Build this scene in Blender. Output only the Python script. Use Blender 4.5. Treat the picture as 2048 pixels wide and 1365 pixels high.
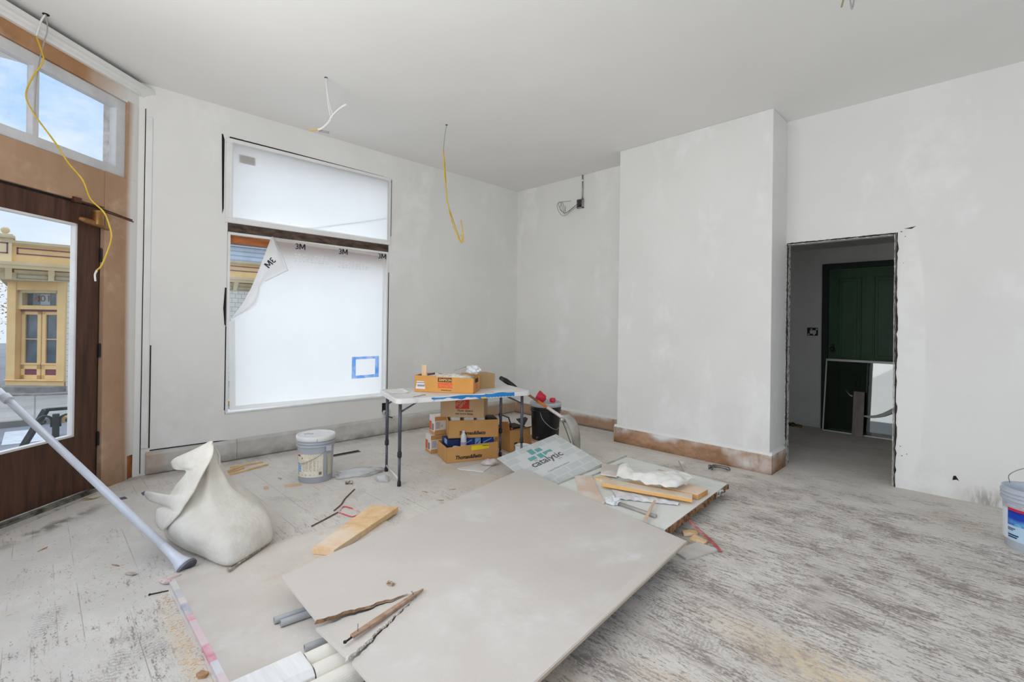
import bpy, bmesh, math, random
from mathutils import Vector, Matrix, noise
R_ = random.Random(7)
sc = bpy.context.scene
for o in list(bpy.data.objects): bpy.data.objects.remove(o)
COL = sc.collection
V = Vector

# ------------------------------------------------------------------ camera
cam = bpy.data.cameras.new('camera'); cam_o = bpy.data.objects.new('camera', cam); COL.objects.link(cam_o)
yaw, pitch, roll = -0.788121, 0.003886, 0.013686
fw = V((math.sin(yaw)*math.cos(pitch), math.cos(yaw)*math.cos(pitch), math.sin(pitch)))
r0 = V((math.cos(yaw), -math.sin(yaw), 0)); u0 = r0.cross(fw)
r1 = math.cos(roll)*r0 + math.sin(roll)*u0; u1 = -math.sin(roll)*r0 + math.cos(roll)*u0
m = Matrix((r1, u1, -fw)).transposed().to_4x4(); m.translation = V((0, 0, 1.39))
cam_o.matrix_world = m
cam.sensor_width = 36; cam.sensor_fit = 'HORIZONTAL'; cam.lens = 956.29/2048*36
cam.shift_y = (643.235-682.5)/2048; cam.clip_start = .02; cam.clip_end = 300
sc.camera = cam_o

# ------------------------------------------------------------------ colour management
sc.view_settings.view_transform = 'Standard'
try: sc.view_settings.look = 'None'
except Exception: pass
sc.view_settings.gamma = 1; sc.view_settings.exposure = 0.12; sc.view_settings.use_curve_mapping = False
sc.cycles.use_denoising = True; sc.cycles.max_bounces = 10; sc.cycles.diffuse_bounces = 6
sc.cycles.transparent_max_bounces = 12; sc.cycles.sample_clamp_indirect = 6

# ------------------------------------------------------------------ sky
def S(r, g, b):
    f = lambda c: (c/255/12.92 if c <= 10 else ((c/255+.055)/1.055)**2.4)
    return (f(r), f(g), f(b), 1)
w = bpy.data.worlds.new('sky'); sc.world = w; w.use_nodes = True
nt = w.node_tree; nt.nodes.clear()
def nd(nt, t, **k):
    n = nt.nodes.new(t)
    for a, b in k.items():
        if a in n.inputs: n.inputs[a].default_value = b
        else: setattr(n, a, b)
    return n
tc = nd(nt, 'ShaderNodeTexCoord'); sp = nd(nt, 'ShaderNodeSeparateXYZ'); nt.links.new(tc.outputs['Generated'], sp.inputs[0])
rp = nd(nt, 'ShaderNodeValToRGB'); e = rp.color_ramp.elements
e[0].position = 0; e[0].color = S(226, 238, 250); e[1].position = .55; e[1].color = S(128, 183, 248)
rp.color_ramp.elements.new(.16).color = S(214, 231, 250); rp.color_ramp.elements.new(.30).color = S(168, 208, 250)
nt.links.new(sp.outputs[2], rp.inputs[0])
mp = nd(nt, 'ShaderNodeMapping'); mp.inputs['Scale'].default_value = (2.0, 2.6, 6); nt.links.new(tc.outputs['Generated'], mp.inputs[0])
nz = nd(nt, 'ShaderNodeTexNoise', Scale=1.7, Detail=7, Roughness=.62); nt.links.new(mp.outputs[0], nz.inputs['Vector'])
cr = nd(nt, 'ShaderNodeValToRGB'); cr.color_ramp.elements[0].position = .44; cr.color_ramp.elements[1].position = .74
nt.links.new(nz.outputs[0], cr.inputs[0])
mx = nd(nt, 'ShaderNodeMix', data_type='RGBA'); mx.inputs[7].default_value = S(248, 251, 255)
nt.links.new(cr.outputs[0], mx.inputs[0]); nt.links.new(rp.outputs[0], mx.inputs[6])
bg = nd(nt, 'ShaderNodeBackground', Strength=1.05); nt.links.new(mx.outputs[2], bg.inputs[0])
wo = nd(nt, 'ShaderNodeOutputWorld'); nt.links.new(bg.outputs[0], wo.inputs[0])

# ------------------------------------------------------------------ daylight and added fill lamps
SUN_E, FRONT1_E, FRONT2_E, SIDE_E = 4.0, 69, 16, 4
def area(name, loc, direction, sx, sy, power, col=(1, 1, 1)):
    l = bpy.data.lights.new(name, 'AREA'); l.shape = 'RECTANGLE'; l.size = sx; l.size_y = sy; l.energy = power; l.color = col
    o = bpy.data.objects.new(name, l); COL.objects.link(o); o.location = loc
    o.rotation_euler = V(direction).to_track_quat('-Z', 'Y').to_euler(); return o
sun = bpy.data.lights.new('hazy_sun', 'SUN'); sun.energy = SUN_E; sun.angle = 2.5; sun.color = (1, .985, .96)
so = bpy.data.objects.new('hazy_sun', sun); COL.objects.link(so); so.rotation_euler = V((.46, .10, -.66)).to_track_quat('-Z', 'Y').to_euler(); so.location = (-9, -3, 8)
area('shopfront_fill', (-1.9, -.62, 1.9), (0, 1, .6), 2.8, 2.7, FRONT1_E, (1, .99, .975))  # fill lamp added before the unseen front opening to brighten the room
area('shopfront_fill', (1.3, -.62, 1.9), (0, 1, .6), 2.6, 2.7, FRONT2_E, (1, .99, .975))  # weaker fill lamp, added before the other unseen front opening
area('side_fill', (3.1, 2.2, 1.9), (-1, 0, .8), 3.2, 2.7, SIDE_E, (1, .985, .96))  # faint fill lamp added out of view on the right

# ------------------------------------------------------------------ materials
MATS = {}
def mat(name, col, rough=.6, metal=0, col2=None, scale=6, lo=.35, hi=.65, stretch=(1, 1, 1), bump=0, bscale=None, detail=5, spec=.4, layers=(), alpha=None, trans=0):
    """principled paint whose colour varies between col and col2 by noise; layers = [(colour, fn(nodetree, coordinate_socket) -> mask socket)]"""
    if name in MATS: return MATS[name]
    M = bpy.data.materials.new(name); M.use_nodes = True; t = M.node_tree; t.nodes.clear()
    out = nd(t, 'ShaderNodeOutputMaterial'); p = nd(t, 'ShaderNodeBsdfPrincipled', Roughness=rough, Metallic=metal)
    p.inputs['Specular IOR Level'].default_value = spec
    tcn = nd(t, 'ShaderNodeTexCoord'); co = tcn.outputs['Object']
    mpn = nd(t, 'ShaderNodeMapping'); mpn.inputs['Scale'].default_value = stretch; t.links.new(co, mpn.inputs[0])
    n = nd(t, 'ShaderNodeTexNoise', Scale=scale, Detail=detail, Roughness=.6); t.links.new(mpn.outputs[0], n.inputs['Vector'])
    c2 = col2 or tuple(x*.88 for x in col[:3])+(1,)
    r = nd(t, 'ShaderNodeValToRGB'); r.color_ramp.elements[0].position = lo; r.color_ramp.elements[1].position = hi
    r.color_ramp.elements[0].color = c2; r.color_ramp.elements[1].color = col; t.links.new(n.outputs[0], r.inputs[0])
    cur = r.outputs[0]
    for lc, fn in layers:
        k = fn(t, co); x = nd(t, 'ShaderNodeMix', data_type='RGBA'); t.links.new(k, x.inputs[0]); t.links.new(cur, x.inputs[6])
        if isinstance(lc, tuple): x.inputs[7].default_value = lc
        else: t.links.new(lc(t, co), x.inputs[7])
        cur = x.outputs[2]
    t.links.new(cur, p.inputs['Base Color'])
    if bump:
        nb = nd(t, 'ShaderNodeTexNoise', Scale=bscale or scale*6, Detail=6); t.links.new(mpn.outputs[0], nb.inputs['Vector'])
        b = nd(t, 'ShaderNodeBump', Strength=bump, Distance=.01); t.links.new(nb.outputs[0], b.inputs['Height']); t.links.new(b.outputs[0], p.inputs['Normal'])
    sh = p.outputs[0]
    if trans:
        tr = nd(t, 'ShaderNodeBsdfTranslucent'); t.links.new(cur, tr.inputs[0])
        ms = nd(t, 'ShaderNodeMixShader', Fac=trans); t.links.new(sh, ms.inputs[1]); t.links.new(tr.outputs[0], ms.inputs[2]); sh = ms.outputs[0]
    if alpha is not None:
        tb = nd(t, 'ShaderNodeBsdfTransparent'); ms = nd(t, 'ShaderNodeMixShader', Fac=alpha)
        t.links.new(tb.outputs[0], ms.inputs[1]); t.links.new(sh, ms.inputs[2]); sh = ms.outputs[0]
    t.links.new(sh, out.inputs[0]); MATS[name] = M; return M
# mask builders -----------------------------------------------------
def m_noise(scale, lo, hi, stretch=(1, 1, 1), detail=5, off=(0, 0, 0)):
    def f(t, co):
        a = nd(t, 'ShaderNodeMapping'); a.inputs['Scale'].default_value = stretch; a.inputs['Location'].default_value = off; t.links.new(co, a.inputs[0])
        n = nd(t, 'ShaderNodeTexNoise', Scale=scale, Detail=detail, Roughness=.62); t.links.new(a.outputs[0], n.inputs['Vector'])
        k = nd(t, 'ShaderNodeMapRange'); k.inputs[1].default_value = lo; k.inputs[2].default_value = hi; t.links.new(n.outputs[0], k.inputs[0]); return k.outputs[0]
    return f
def m_axis(ax, lo, hi, wob=0, wscale=4):
    """0..1 ramp along an axis, wobbled by noise"""
    def f(t, co):
        s = nd(t, 'ShaderNodeSeparateXYZ'); t.links.new(co, s.inputs[0]); v = s.outputs[ax]
        if wob:
            n = nd(t, 'ShaderNodeTexNoise', Scale=wscale, Detail=5); t.links.new(co, n.inputs['Vector'])
            a = nd(t, 'ShaderNodeMath', operation='MULTIPLY_ADD'); t.links.new(n.outputs[0], a.inputs[0]); a.inputs[1].default_value = wob*2; 
            b = nd(t, 'ShaderNodeMath', operation='SUBTRACT'); t.links.new(v, b.inputs[0]); b.inputs[1].default_value = wob; t.links.new(b.outputs[0], a.inputs[2]); v = a.outputs[0]
        k = nd(t, 'ShaderNodeMapRange'); k.inputs[1].default_value = lo; k.inputs[2].default_value = hi; t.links.new(v, k.inputs[0]); return k.outputs[0]
    return f
def m_op(op, *fs):
    def f(t, co):
        cur = fs[0](t, co)
        for g in fs[1:]:
            a = nd(t, 'ShaderNodeMath', operation=op, use_clamp=True); t.links.new(cur, a.inputs[0]); t.links.new(g(t, co), a.inputs[1]); cur = a.outputs[0]
        return cur
    return f
def m_sum(*terms, lo=0, hi=1):
    """weighted sum of masks [(weight, mask)], remapped lo..hi to 0..1"""
    def f(t, co):
        cur = None
        for wgt, g in terms:
            a = nd(t, 'ShaderNodeMath', operation='MULTIPLY_ADD'); t.links.new(g(t, co), a.inputs[0]); a.inputs[1].default_value = wgt
            if cur is not None: t.links.new(cur, a.inputs[2])
            else: a.inputs[2].default_value = 0
            cur = a.outputs[0]
        k = nd(t, 'ShaderNodeMapRange'); k.inputs[1].default_value = lo; k.inputs[2].default_value = hi; t.links.new(cur, k.inputs[0]); return k.outputs[0]
    return f
m_mul = lambda *fs: m_op('MULTIPLY', *fs)
m_max = lambda *fs: m_op('MAXIMUM', *fs)
def m_k(k, fn):
    def f(t, co):
        a = nd(t, 'ShaderNodeMath', operation='MULTIPLY'); t.links.new(fn(t, co), a.inputs[0]); a.inputs[1].default_value = k; return a.outputs[0]
    return f
def m_blob(c, rad, soft=.5, sq=(1, 1, 1), rot=0):
    """1 inside an ellipsoid about c"""
    def f(t, co):
        a = nd(t, 'ShaderNodeMapping', vector_type='TEXTURE'); a.inputs['Location'].default_value = c; a.inputs['Scale'].default_value = sq; a.inputs['Rotation'].default_value = (0, 0, rot); t.links.new(co, a.inputs[0])
        l = nd(t, 'ShaderNodeVectorMath', operation='LENGTH'); t.links.new(a.outputs[0], l.inputs[0])
        k = nd(t, 'ShaderNodeMapRange'); k.inputs[1].default_value = rad; k.inputs[2].default_value = rad*(1-soft); t.links.new(l.outputs['Value'], k.inputs[0]); return k.outputs[0]
    return f
def m_brick(bw, rh, mortar, axes=(0, 1), off=.5):
    def f(t, co):
        s = nd(t, 'ShaderNodeSeparateXYZ'); t.links.new(co, s.inputs[0]); c = nd(t, 'ShaderNodeCombineXYZ')
        t.links.new(s.outputs[axes[0]], c.inputs[0]); t.links.new(s.outputs[axes[1]], c.inputs[1])
        b = nd(t, 'ShaderNodeTexBrick', Scale=1.0); b.offset = off; b.inputs['Mortar Size'].default_value = mortar; b.inputs['Mortar Smooth'].default_value = .2
        b.inputs['Brick Width'].default_value = bw; b.inputs['Row Height'].default_value = rh; t.links.new(c.outputs[0], b.inputs['Vector']); return b.outputs['Fac']
    return f

# ------------------------------------------------------------------ mesh builder
class MB:
    def __init__(s): s.v = []; s.f = []
    def add(s, vs, fs):
        k = len(s.v); s.v += [V(p) for p in vs]; s.f += [tuple(i+k for i in q) for q in fs]; return s
    def box(s, a, b):
        (x0, y0, z0), (x1, y1, z1) = [tuple(min(p, q) for p, q in zip(a, b)), tuple(max(p, q) for p, q in zip(a, b))]
        return s.add([(x0, y0, z0), (x1, y0, z0), (x1, y1, z0), (x0, y1, z0), (x0, y0, z1), (x1, y0, z1), (x1, y1, z1), (x0, y1, z1)],
                     [(0, 3, 2, 1), (4, 5, 6, 7), (0, 1, 5, 4), (1, 2, 6, 5), (2, 3, 7, 6), (3, 0, 4, 7)])
    def obox(s, o, ax, ay, az):
        o, ax, ay, az = V(o), V(ax), V(ay), V(az)
        fs = [(0, 3, 2, 1), (4, 5, 6, 7), (0, 1, 5, 4), (1, 2, 6, 5), (2, 3, 7, 6), (3, 0, 4, 7)]
        if ax.cross(ay).dot(az) < 0: fs = [q[::-1] for q in fs]
        return s.add([o, o+ax, o+ax+ay, o+ay, o+az, o+ax+az, o+ax+ay+az, o+ay+az], fs)
    def prism(s, pts, d):
        """polygon pts (3D, planar-ish) thickened by vector d"""
        pts = [V(p) for p in pts]; d = V(d); n = len(pts)
        nrm = V((0, 0, 0))
        for i in range(n): nrm += pts[i].cross(pts[(i+1) % n])
        if nrm.dot(d) < 0: pts = pts[::-1]
        return s.add(pts+[p+d for p in pts], [tuple(range(n))[::-1], tuple(range(n, 2*n))]+[(i, (i+1) % n, (i+1) % n+n, i+n) for i in range(n)])
    def tube(s, pts, r, seg=10, cap=True, flat=1.0):
        pts = [V(p) for p in pts]; n = len(pts); k = len(s.v); rr = r if isinstance(r, (list, tuple)) else [r]*n
        up = V((.13, .21, .97)); prev = None
        for i, p in enumerate(pts):
            d = (pts[min(i+1, n-1)]-pts[max(i-1, 0)]).normalized()
            if prev is None: a = d.cross(up if abs(d.dot(up)) < .9 else V((1, 0, 0))).normalized()
            else: a = (prev-d*prev.dot(d)).normalized()
            prev = a; b = d.cross(a)
            for j in range(seg):
                t = 2*math.pi*j/seg; s.v.append(p+(a*math.cos(t)+b*math.sin(t)*flat)*rr[i])
        for i in range(n-1):
            for j in range(seg):
                s.f.append((k+i*seg+j, k+i*seg+(j+1) % seg, k+(i+1)*seg+(j+1) % seg, k+(i+1)*seg+j))
        if cap:
            s.f.append(tuple(k+j for j in range(seg))[::-1]); s.f.append(tuple(k+(n-1)*seg+j for j in range(seg)))
        return s
    def pipe(s, a, b, r, ri, seg=16):
        """hollow straight pipe"""
        a, b = V(a), V(b); d = (b-a).normalized(); x = d.cross(V((0, 0, 1)) if abs(d.z) < .9 else V((1, 0, 0))).normalized(); y = d.cross(x); k = len(s.v)
        for p, q in ((a, r), (b, r), (b, ri), (a, ri)):
            for j in range(seg):
                t = 2*math.pi*j/seg; s.v.append(p+(x*math.cos(t)+y*math.sin(t))*q)
        for i in range(4):
            for j in range(seg):
                i2 = (i+1) % 4; s.f.append((k+i*seg+j, k+i*seg+(j+1) % seg, k+i2*seg+(j+1) % seg, k+i2*seg+j))
        return s
    def lathe(s, prof, c, seg=32, axis=None, cap=True):
        """profile [(r, h)] about an axis through c (default z)"""
        c = V(c); az = V(axis).normalized() if axis else V((0, 0, 1)); ax = az.cross(V((0, 0, 1)) if abs(az.z) < .9 else V((1, 0, 0))).normalized(); ay = az.cross(ax); k = len(s.v)
        for r, h in prof:
            for j in range(seg):
                t = 2*math.pi*j/seg; s.v.append(c+az*h+(ax*math.cos(t)+ay*math.sin(t))*r)
        for i in range(len(prof)-1):
            for j in range(seg): s.f.append((k+i*seg+j, k+i*seg+(j+1) % seg, k+(i+1)*seg+(j+1) % seg, k+(i+1)*seg+j))
        if cap:
            s.f.append(tuple(k+j for j in range(seg))[::-1]); s.f.append(tuple(k+(len(prof)-1)*seg+j for j in range(seg)))
        return s
    def grid(s, nu, nv, fn):
        k = len(s.v)
        for i in range(nu+1):
            for j in range(nv+1): s.v.append(V(fn(i/nu, j/nv)))
        for i in range(nu):
            for j in range(nv): s.f.append((k+i*(nv+1)+j, k+(i+1)*(nv+1)+j, k+(i+1)*(nv+1)+j+1, k+i*(nv+1)+j+1))
        return s
    def arcband(s, c, r, t0, t1, z0, z1, n=16):
        """curved strip on a cylinder wall (a label)"""
        c = V(c)
        return s.grid(n, 1, lambda u, v: c+V((math.cos(t0+(t1-t0)*u)*r, math.sin(t0+(t1-t0)*u)*r, z0+(z1-z0)*v)))
    def text(s, body, o, xd, yd, size, shear=0, bold=0, ext=.0006, mirror=False, align='LEFT', squeeze=1.0):
        cu = bpy.data.curves.new('t', 'FONT'); cu.body = body; cu.size = 1; cu.shear = shear; cu.offset = bold; cu.align_x = align; cu.resolution_u = 3
        ob = bpy.data.objects.new('t', cu); COL.objects.link(ob); dg = bpy.context.evaluated_depsgraph_get()
        me = bpy.data.meshes.new_from_object(ob.evaluated_get(dg)); bpy.data.objects.remove(ob)
        o, xd, yd = V(o), V(xd).normalized(), V(yd).normalized(); nn = xd.cross(yd)
        sx = -1 if mirror else 1
        s.add([o+xd*(v.co.x*size*sx*squeeze)+yd*(v.co.y*size)+nn*ext for v in me.vertices], [tuple(p.vertices) if not mirror else tuple(p.vertices)[::-1] for p in me.polygons])
        bpy.data.curves.remove(cu); bpy.data.meshes.remove(me); return s
BASE = {}
def prop(o, label=None, cat=None, group=None, kind=None):
    if label: o['label'] = label
    if cat: o['category'] = cat
    if group: o['group'] = group
    if kind: o['kind'] = kind
    return o
def thing(name, base, label, cat, group=None, kind=None):
    o = bpy.data.objects.new(name, None); o.empty_display_size = .05; COL.objects.link(o); o.location = base; BASE[o.name] = V(base)
    return prop(o, label, cat, group, kind)
def build(mb, name, material, parent=None, base=None, smooth=False, bevel=0, label=None, cat=None, group=None, kind=None, solid=0, sub=0):
    me = bpy.data.meshes.new(name)
    b = BASE[parent.name] if parent else (V(base) if base is not None else V((0, 0, 0)))
    me.from_pydata([tuple(v-b) for v in mb.v], [], mb.f); me.validate(); me.update()
    o = bpy.data.objects.new(name, me); COL.objects.link(o); BASE[o.name] = b
    if parent: o.parent = parent
    else: o.location = b
    me.materials.append(material)
    if smooth:
        for p in me.polygons: p.use_smooth = True
    if solid:
        md = o.modifiers.new('s', 'SOLIDIFY'); md.thickness = solid; md.offset = 0
    if bevel:
        md = o.modifiers.new('b', 'BEVEL'); md.width = bevel; md.segments = 2; md.limit_method = 'ANGLE'; md.angle_limit = .6
    if sub:
        md = o.modifiers.new('sub', 'SUBSURF'); md.levels = sub; md.render_levels = sub
    return prop(o, label, cat, group, kind)
def base_of(mb):
    n = len(mb.v); c = sum(mb.v, V((0, 0, 0)))/n; return V((c.x, c.y, min(v.z for v in mb.v)))
def one(mb, name, material, label, cat, group=None, kind=None, **k):
    return build(mb, name, material, base=base_of(mb), label=label, cat=cat, group=group, kind=kind, **k)
def struct(mb, name, material, label=None, cat=None, parent=None, **k):
    return build(mb, name, material, parent=parent, label=label, cat=cat, kind=None if parent else 'structure', **k)
def spline(pts, n=8):
    pts = [V(p) for p in pts]; P = [pts[0]*2-pts[1]]+pts+[pts[-1]*2-pts[-2]]; out = []
    for i in range(1, len(P)-2):
        for k in range(n):
            t = k/n; a, b, c, d = P[i-1], P[i], P[i+1], P[i+2]
            out.append(.5*((2*b)+(c-a)*t+(2*a-5*b+4*c-d)*t*t+(3*b-a-3*c+d)*t**3))
    return out+[pts[-1]]
def lerp(a, b, t): return V(a)*(1-t)+V(b)*t
def nz3(p, s=1.0): return noise.noise(V(p)*s)
# ================================================================== THE SHELL
XW, YB, CZ = -5.285, 5.355, 3.46
WHITE = S(232, 231, 228)
def dab(t, co):  # filler dabs, slightly different white
    return m_mul(m_noise(1.3, .52, .60, (1, 1, .5)), m_noise(5, .35, .6))(t, co)
m_wall = mat('painted_drywall', S(229, 228, 225), .75, col2=S(222, 221, 218), scale=.9, layers=[(S(233, 232, 230), dab)], bump=.03, bscale=60)
m_wallb = mat('painted_drywall_back', S(229, 228, 225), .75, col2=S(223, 222, 219), scale=.9, bump=.03, bscale=60, layers=[
    (S(233, 232, 230), dab),
    (S(214, 212, 206), m_k(.7, m_mul(m_axis(2, .30, .05, .10, 5), m_axis(0, -.75, -.5), m_noise(7, .42, .62)))),
    (S(170, 166, 160), m_mul(m_blob((-.02, YB, .03), .17, .8, (1, 1, .75)), m_noise(9, .36, .55, (3, 1, .7)))),
    (S(233, 233, 230), m_mul(m_blob((-.50, YB, 1.15), 1.2, .15, (.09, 1, 1)), m_noise(3, .3, .5)))])
m_ceil = mat('ceiling_paint', S(233, 232, 229), .8, col2=S(228, 227, 224), scale=.6)
m_dark = mat('dark_gap', S(38, 34, 32), .9, col2=S(22, 20, 20), scale=30)
m_rawwood = mat('aged_raw_wood', S(120, 84, 54), .8, col2=S(70, 46, 30), scale=4, stretch=(6, .6, 6), bump=.3)
m_plaster = mat('broken_plaster', S(206, 204, 198), .9, col2=S(60, 52, 48), scale=28, lo=.38, hi=.5, bump=.6, bscale=60)

# floor: narrow boards along x under plaster dust
def board_n(lo, hi, sc_=1.0):   # one value per board
    def f(t, co):
        s = nd(t, 'ShaderNodeSeparateXYZ'); t.links.new(co, s.inputs[0])
        a = nd(t, 'ShaderNodeMath', operation='DIVIDE'); t.links.new(s.outputs[1], a.inputs[0]); a.inputs[1].default_value = .083
        fl = nd(t, 'ShaderNodeMath', operation='FLOOR'); t.links.new(a.outputs[0], fl.inputs[0])
        wn = nd(t, 'ShaderNodeTexWhiteNoise', noise_dimensions='1D'); t.links.new(fl.outputs[0], wn.inputs['W'])
        k = nd(t, 'ShaderNodeMapRange'); k.inputs[1].default_value = 0; k.inputs[2].default_value = 1; k.inputs[3].default_value = lo; k.inputs[4].default_value = hi
        t.links.new(wn.outputs['Value'], k.inputs[0]); return k.outputs[0]
    return f
def m_print(c, rot, L=.15):   # the tread marks of one boot sole
    def f(t, co):
        a = nd(t, 'ShaderNodeMapping', vector_type='TEXTURE'); a.inputs['Location'].default_value = c; a.inputs['Scale'].default_value = (L, L*.40, 1); a.inputs['Rotation'].default_value = (0, 0, rot); t.links.new(co, a.inputs[0])
        l = nd(t, 'ShaderNodeVectorMath', operation='LENGTH'); t.links.new(a.outputs[0], l.inputs[0])
        k = nd(t, 'ShaderNodeMapRange'); k.inputs[1].default_value = 1; k.inputs[2].default_value = .8; t.links.new(l.outputs['Value'], k.inputs[0])
        wv = nd(t, 'ShaderNodeTexWave', Scale=2.3, Distortion=7, Detail=3); wv.inputs['Detail Scale'].default_value = 1.4; t.links.new(a.outputs[0], wv.inputs['Vector'])
        q = nd(t, 'ShaderNodeMapRange'); q.inputs[1].default_value = .35; q.inputs[2].default_value = .7; t.links.new(wv.outputs['Fac'], q.inputs[0])
        x = nd(t, 'ShaderNodeMath', operation='MULTIPLY'); t.links.new(k.outputs[0], x.inputs[0]); t.links.new(q.outputs[0], x.inputs[1]); return x.outputs[0]
    return f
PRINTS = [((-1.48, 2.36, 0), .4), ((-1.28, 2.28, 0), 1.2), ((-1.16, 2.52, 0), -.3), ((-.92, 2.10, 0), .2), ((-1.07, 1.83, 0), .9), ((-1.18, 1.60, 0), .5), ((-1.02, 2.98, 0), 1.9), ((-1.11, 2.18, 0), .1), ((-3.04, .06, 0), 2.9), ((-2.52, .36, 0), .2), ((-2.44, .22, 0), 2.7), ((-3.86, 1.38, 0), .6), ((-3.6, 1.84, 0), 2.2), ((-.70, 2.45, 0), 1.4)]
prints = m_mul(m_max(*[m_print(c, r_) for c, r_ in PRINTS]), m_noise(9, .36, .56))
grain = m_noise(1, 0, 1, (13, 58, 1), 8); blot = m_noise(2.6, 0, 1, (1, 1.7, 1), 9); fine = m_noise(64, 0, 1, (1, 2.2, 1), 6, (5, 2, 0)); broad = m_noise(.62, 0, 1, (1, 1.3, 1), 3, (2, 7, 0))
zone = m_mul(m_axis(0, -3.9, -.9, .6, .8), m_axis(1, 5.6, 4.2, .3, 1))     # the middle and right are trodden barer
worn = m_sum((.26, grain), (.40, blot), (.26, fine), (.18, broad), (.080, zone), lo=.590, hi=.675)
bare = m_sum((.44, grain), (.28, blot), (.34, fine), (.085, zone), lo=.610, hi=.650)
m_floor = mat('dusty_floorboards', S(219, 214, 206), .88, col2=S(202, 197, 190), scale=2.2, detail=10, lo=.36, hi=.62, bump=.35, bscale=46, layers=[
    (S(210, 203, 194), m_k(.8, m_noise(9, .44, .62, (1, 1.5, 1), 8, (9, 1, 0)))),
    (S(178, 169, 161), m_k(.62, worn)),
    (S(126, 114, 109), m_k(.74, m_mul(bare, m_noise(4, .34, .52, (1, 2, 1), 6, (1, 5, 0))))),
    (S(146, 139, 135), m_k(.42, prints)),
    (S(128, 116, 108), m_k(.55, m_mul(m_noise(3.4, .50, .62, (.5, 3, 1)), m_brick(.95, .083, .0022, (0, 1), .37)))),
    (S(216, 197, 168), m_mul(m_max(m_blob((-.42, 2.25, 0), .55, .9, (1.2, .36, 1), -.15), m_blob((-.62, 1.72, 0), .42, .9, (1.1, .42, 1)), m_blob((-2.35, .46, 0), .5, .95, (1.2, .12, 1)),
                              m_blob((-3.05, 2.95, 0), .5, .95, (.9, .3, 1), .9), m_blob((-3.6, 2.75, 0), .3, .95, (1, .5, 1)), m_k(.8, m_blob((-1.25, 1.45, 0), .3, .95, (1, .6, 1)))), m_noise(30, .34, .58, detail=9))),
    (S(112, 104, 98), m_k(.8, m_mul(m_blob((-4.42, .12, 0), .55, .8, (1, .17, 1), -.83), m_noise(8, .42, .56)))),
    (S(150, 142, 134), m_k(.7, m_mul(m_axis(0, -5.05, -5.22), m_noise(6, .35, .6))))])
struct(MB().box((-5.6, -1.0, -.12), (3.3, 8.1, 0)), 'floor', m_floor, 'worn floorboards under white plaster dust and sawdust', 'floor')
struct(MB().box((-5.6, -1.0, CZ), (3.3, YB+.15, CZ+.12)), 'ceiling', m_ceil, 'plain white ceiling with bare cable holes', 'ceiling')

# left wall with the two covered windows
T = .24
mb = MB()
y0, y1, z0, z1 = 1.315, 3.085, .462, 3.15
mb.prism([(XW, .592, 0), (XW, y0, 0), (XW-T, y0, 0), (XW-T, .853, 0)], (0, 0, CZ)); mb.box((XW-T, y1, 0), (XW, YB+.15, CZ)); mb.box((XW-T, y0, 0), (XW, y1, z0)); mb.box((XW-T, y0, z1), (XW, y1, CZ))
struct(mb, 'wall_left', m_wall, 'white patched drywall wall holding the two covered windows', 'wall')
# back wall with doorway, chimney breast
DX0, DX1, DZ = -1.475, -.605, 2.225
mb = MB(); mb.box((XW-T, YB, 0), (DX0, YB+.14, CZ)); mb.box((DX1, YB, 0), (3.3, YB+.14, CZ)); mb.box((DX0, YB, DZ), (DX1, YB+.14, CZ))
struct(mb, 'wall_back', m_wallb, 'white back wall with a bare open doorway', 'wall')
struct(MB().box((-3.15, 4.915, 0), (-1.475, YB, CZ)), 'wall_chimney', m_wall, 'white boxed-out chimney breast beside the doorway', 'wall', bevel=.006)
# right and front walls (out of frame), with the openings daylight comes through
mb = MB(); X3 = 3.2
mb.box((X3, -1, 0), (X3+.15, .5, CZ)); mb.box((X3, 3.9, 0), (X3+.15, YB+.14, CZ)); mb.box((X3, .5, 0), (X3+.15, 3.9, .5)); mb.box((X3, .5, 3.3), (X3+.15, 3.9, CZ))
struct(mb, 'wall_right', m_wall, 'white wall with a wide window opening', 'wall')
mb = MB(); YF = -.72
for a, b in ((-4.16, -3.35), (-.45, -.05), (2.65, 3.3)): mb.box((a, YF-.15, 0), (b, YF, CZ))
for a, b in ((-3.35, -.45), (-.05, 2.65)): mb.box((a, YF-.15, 0), (b, YF, .5)); mb.box((a, YF-.15, 3.3), (b, YF, CZ))
struct(mb, 'wall_front', m_wall, 'white wall with two wide shopfront window openings', 'wall')

# entry wall: diagonal across the corner.  s runs along it, d into the room
U = V((-.677, .736, 0)).normalized(); NN = V((.736, .677, 0)).normalized(); P0 = V((-5.25, .554, 0)); UP = V((0, 0, 1))
def cw(s, d, z): return P0+U*s+NN*d+UP*z
def cbox(mb, s0, s1, d0, d1, z0, z1): return mb.obox(cw(s0, d0, z0), U*(s1-s0), NN*(d1-d0), UP*(z1-z0))
spray = m_max(m_axis(2, 3.18, 3.36, .10, 3), m_blob((-5.29, .60, 1.9), 1.0, .45, (.115, .115, 3.0)))
m_tan = mat('tan_painted_wood', S(183, 150, 122), .65, col2=S(164, 130, 102), scale=2.2, stretch=(1, 1, .5), bump=.06, layers=[
    (S(198, 170, 144), m_mul(m_noise(2.2, .5, .64), m_noise(6, .4, .6))), (S(128, 94, 68), m_k(.7, m_noise(9, .66, .74))),
    (S(150, 118, 90), m_mul(m_axis(2, .32, .0, .1), m_noise(5, .3, .6))), (S(222, 220, 216), spray)])
m_tan2 = mat('tan_header', S(176, 132, 92), .6, col2=S(150, 106, 70), scale=2.2, bump=.06, layers=[(S(196, 166, 140), m_noise(1.6, .55, .68)), (S(226, 225, 221), m_axis(0, -4.95, -5.2, .12, 4))])
mb = MB()
cbox(mb, -.247, .062, -.16, .018, .20, 2.577); cbox(mb, -.05, .062, -.16, .018, 2.577, 3.24)          # casing by the corner
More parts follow.
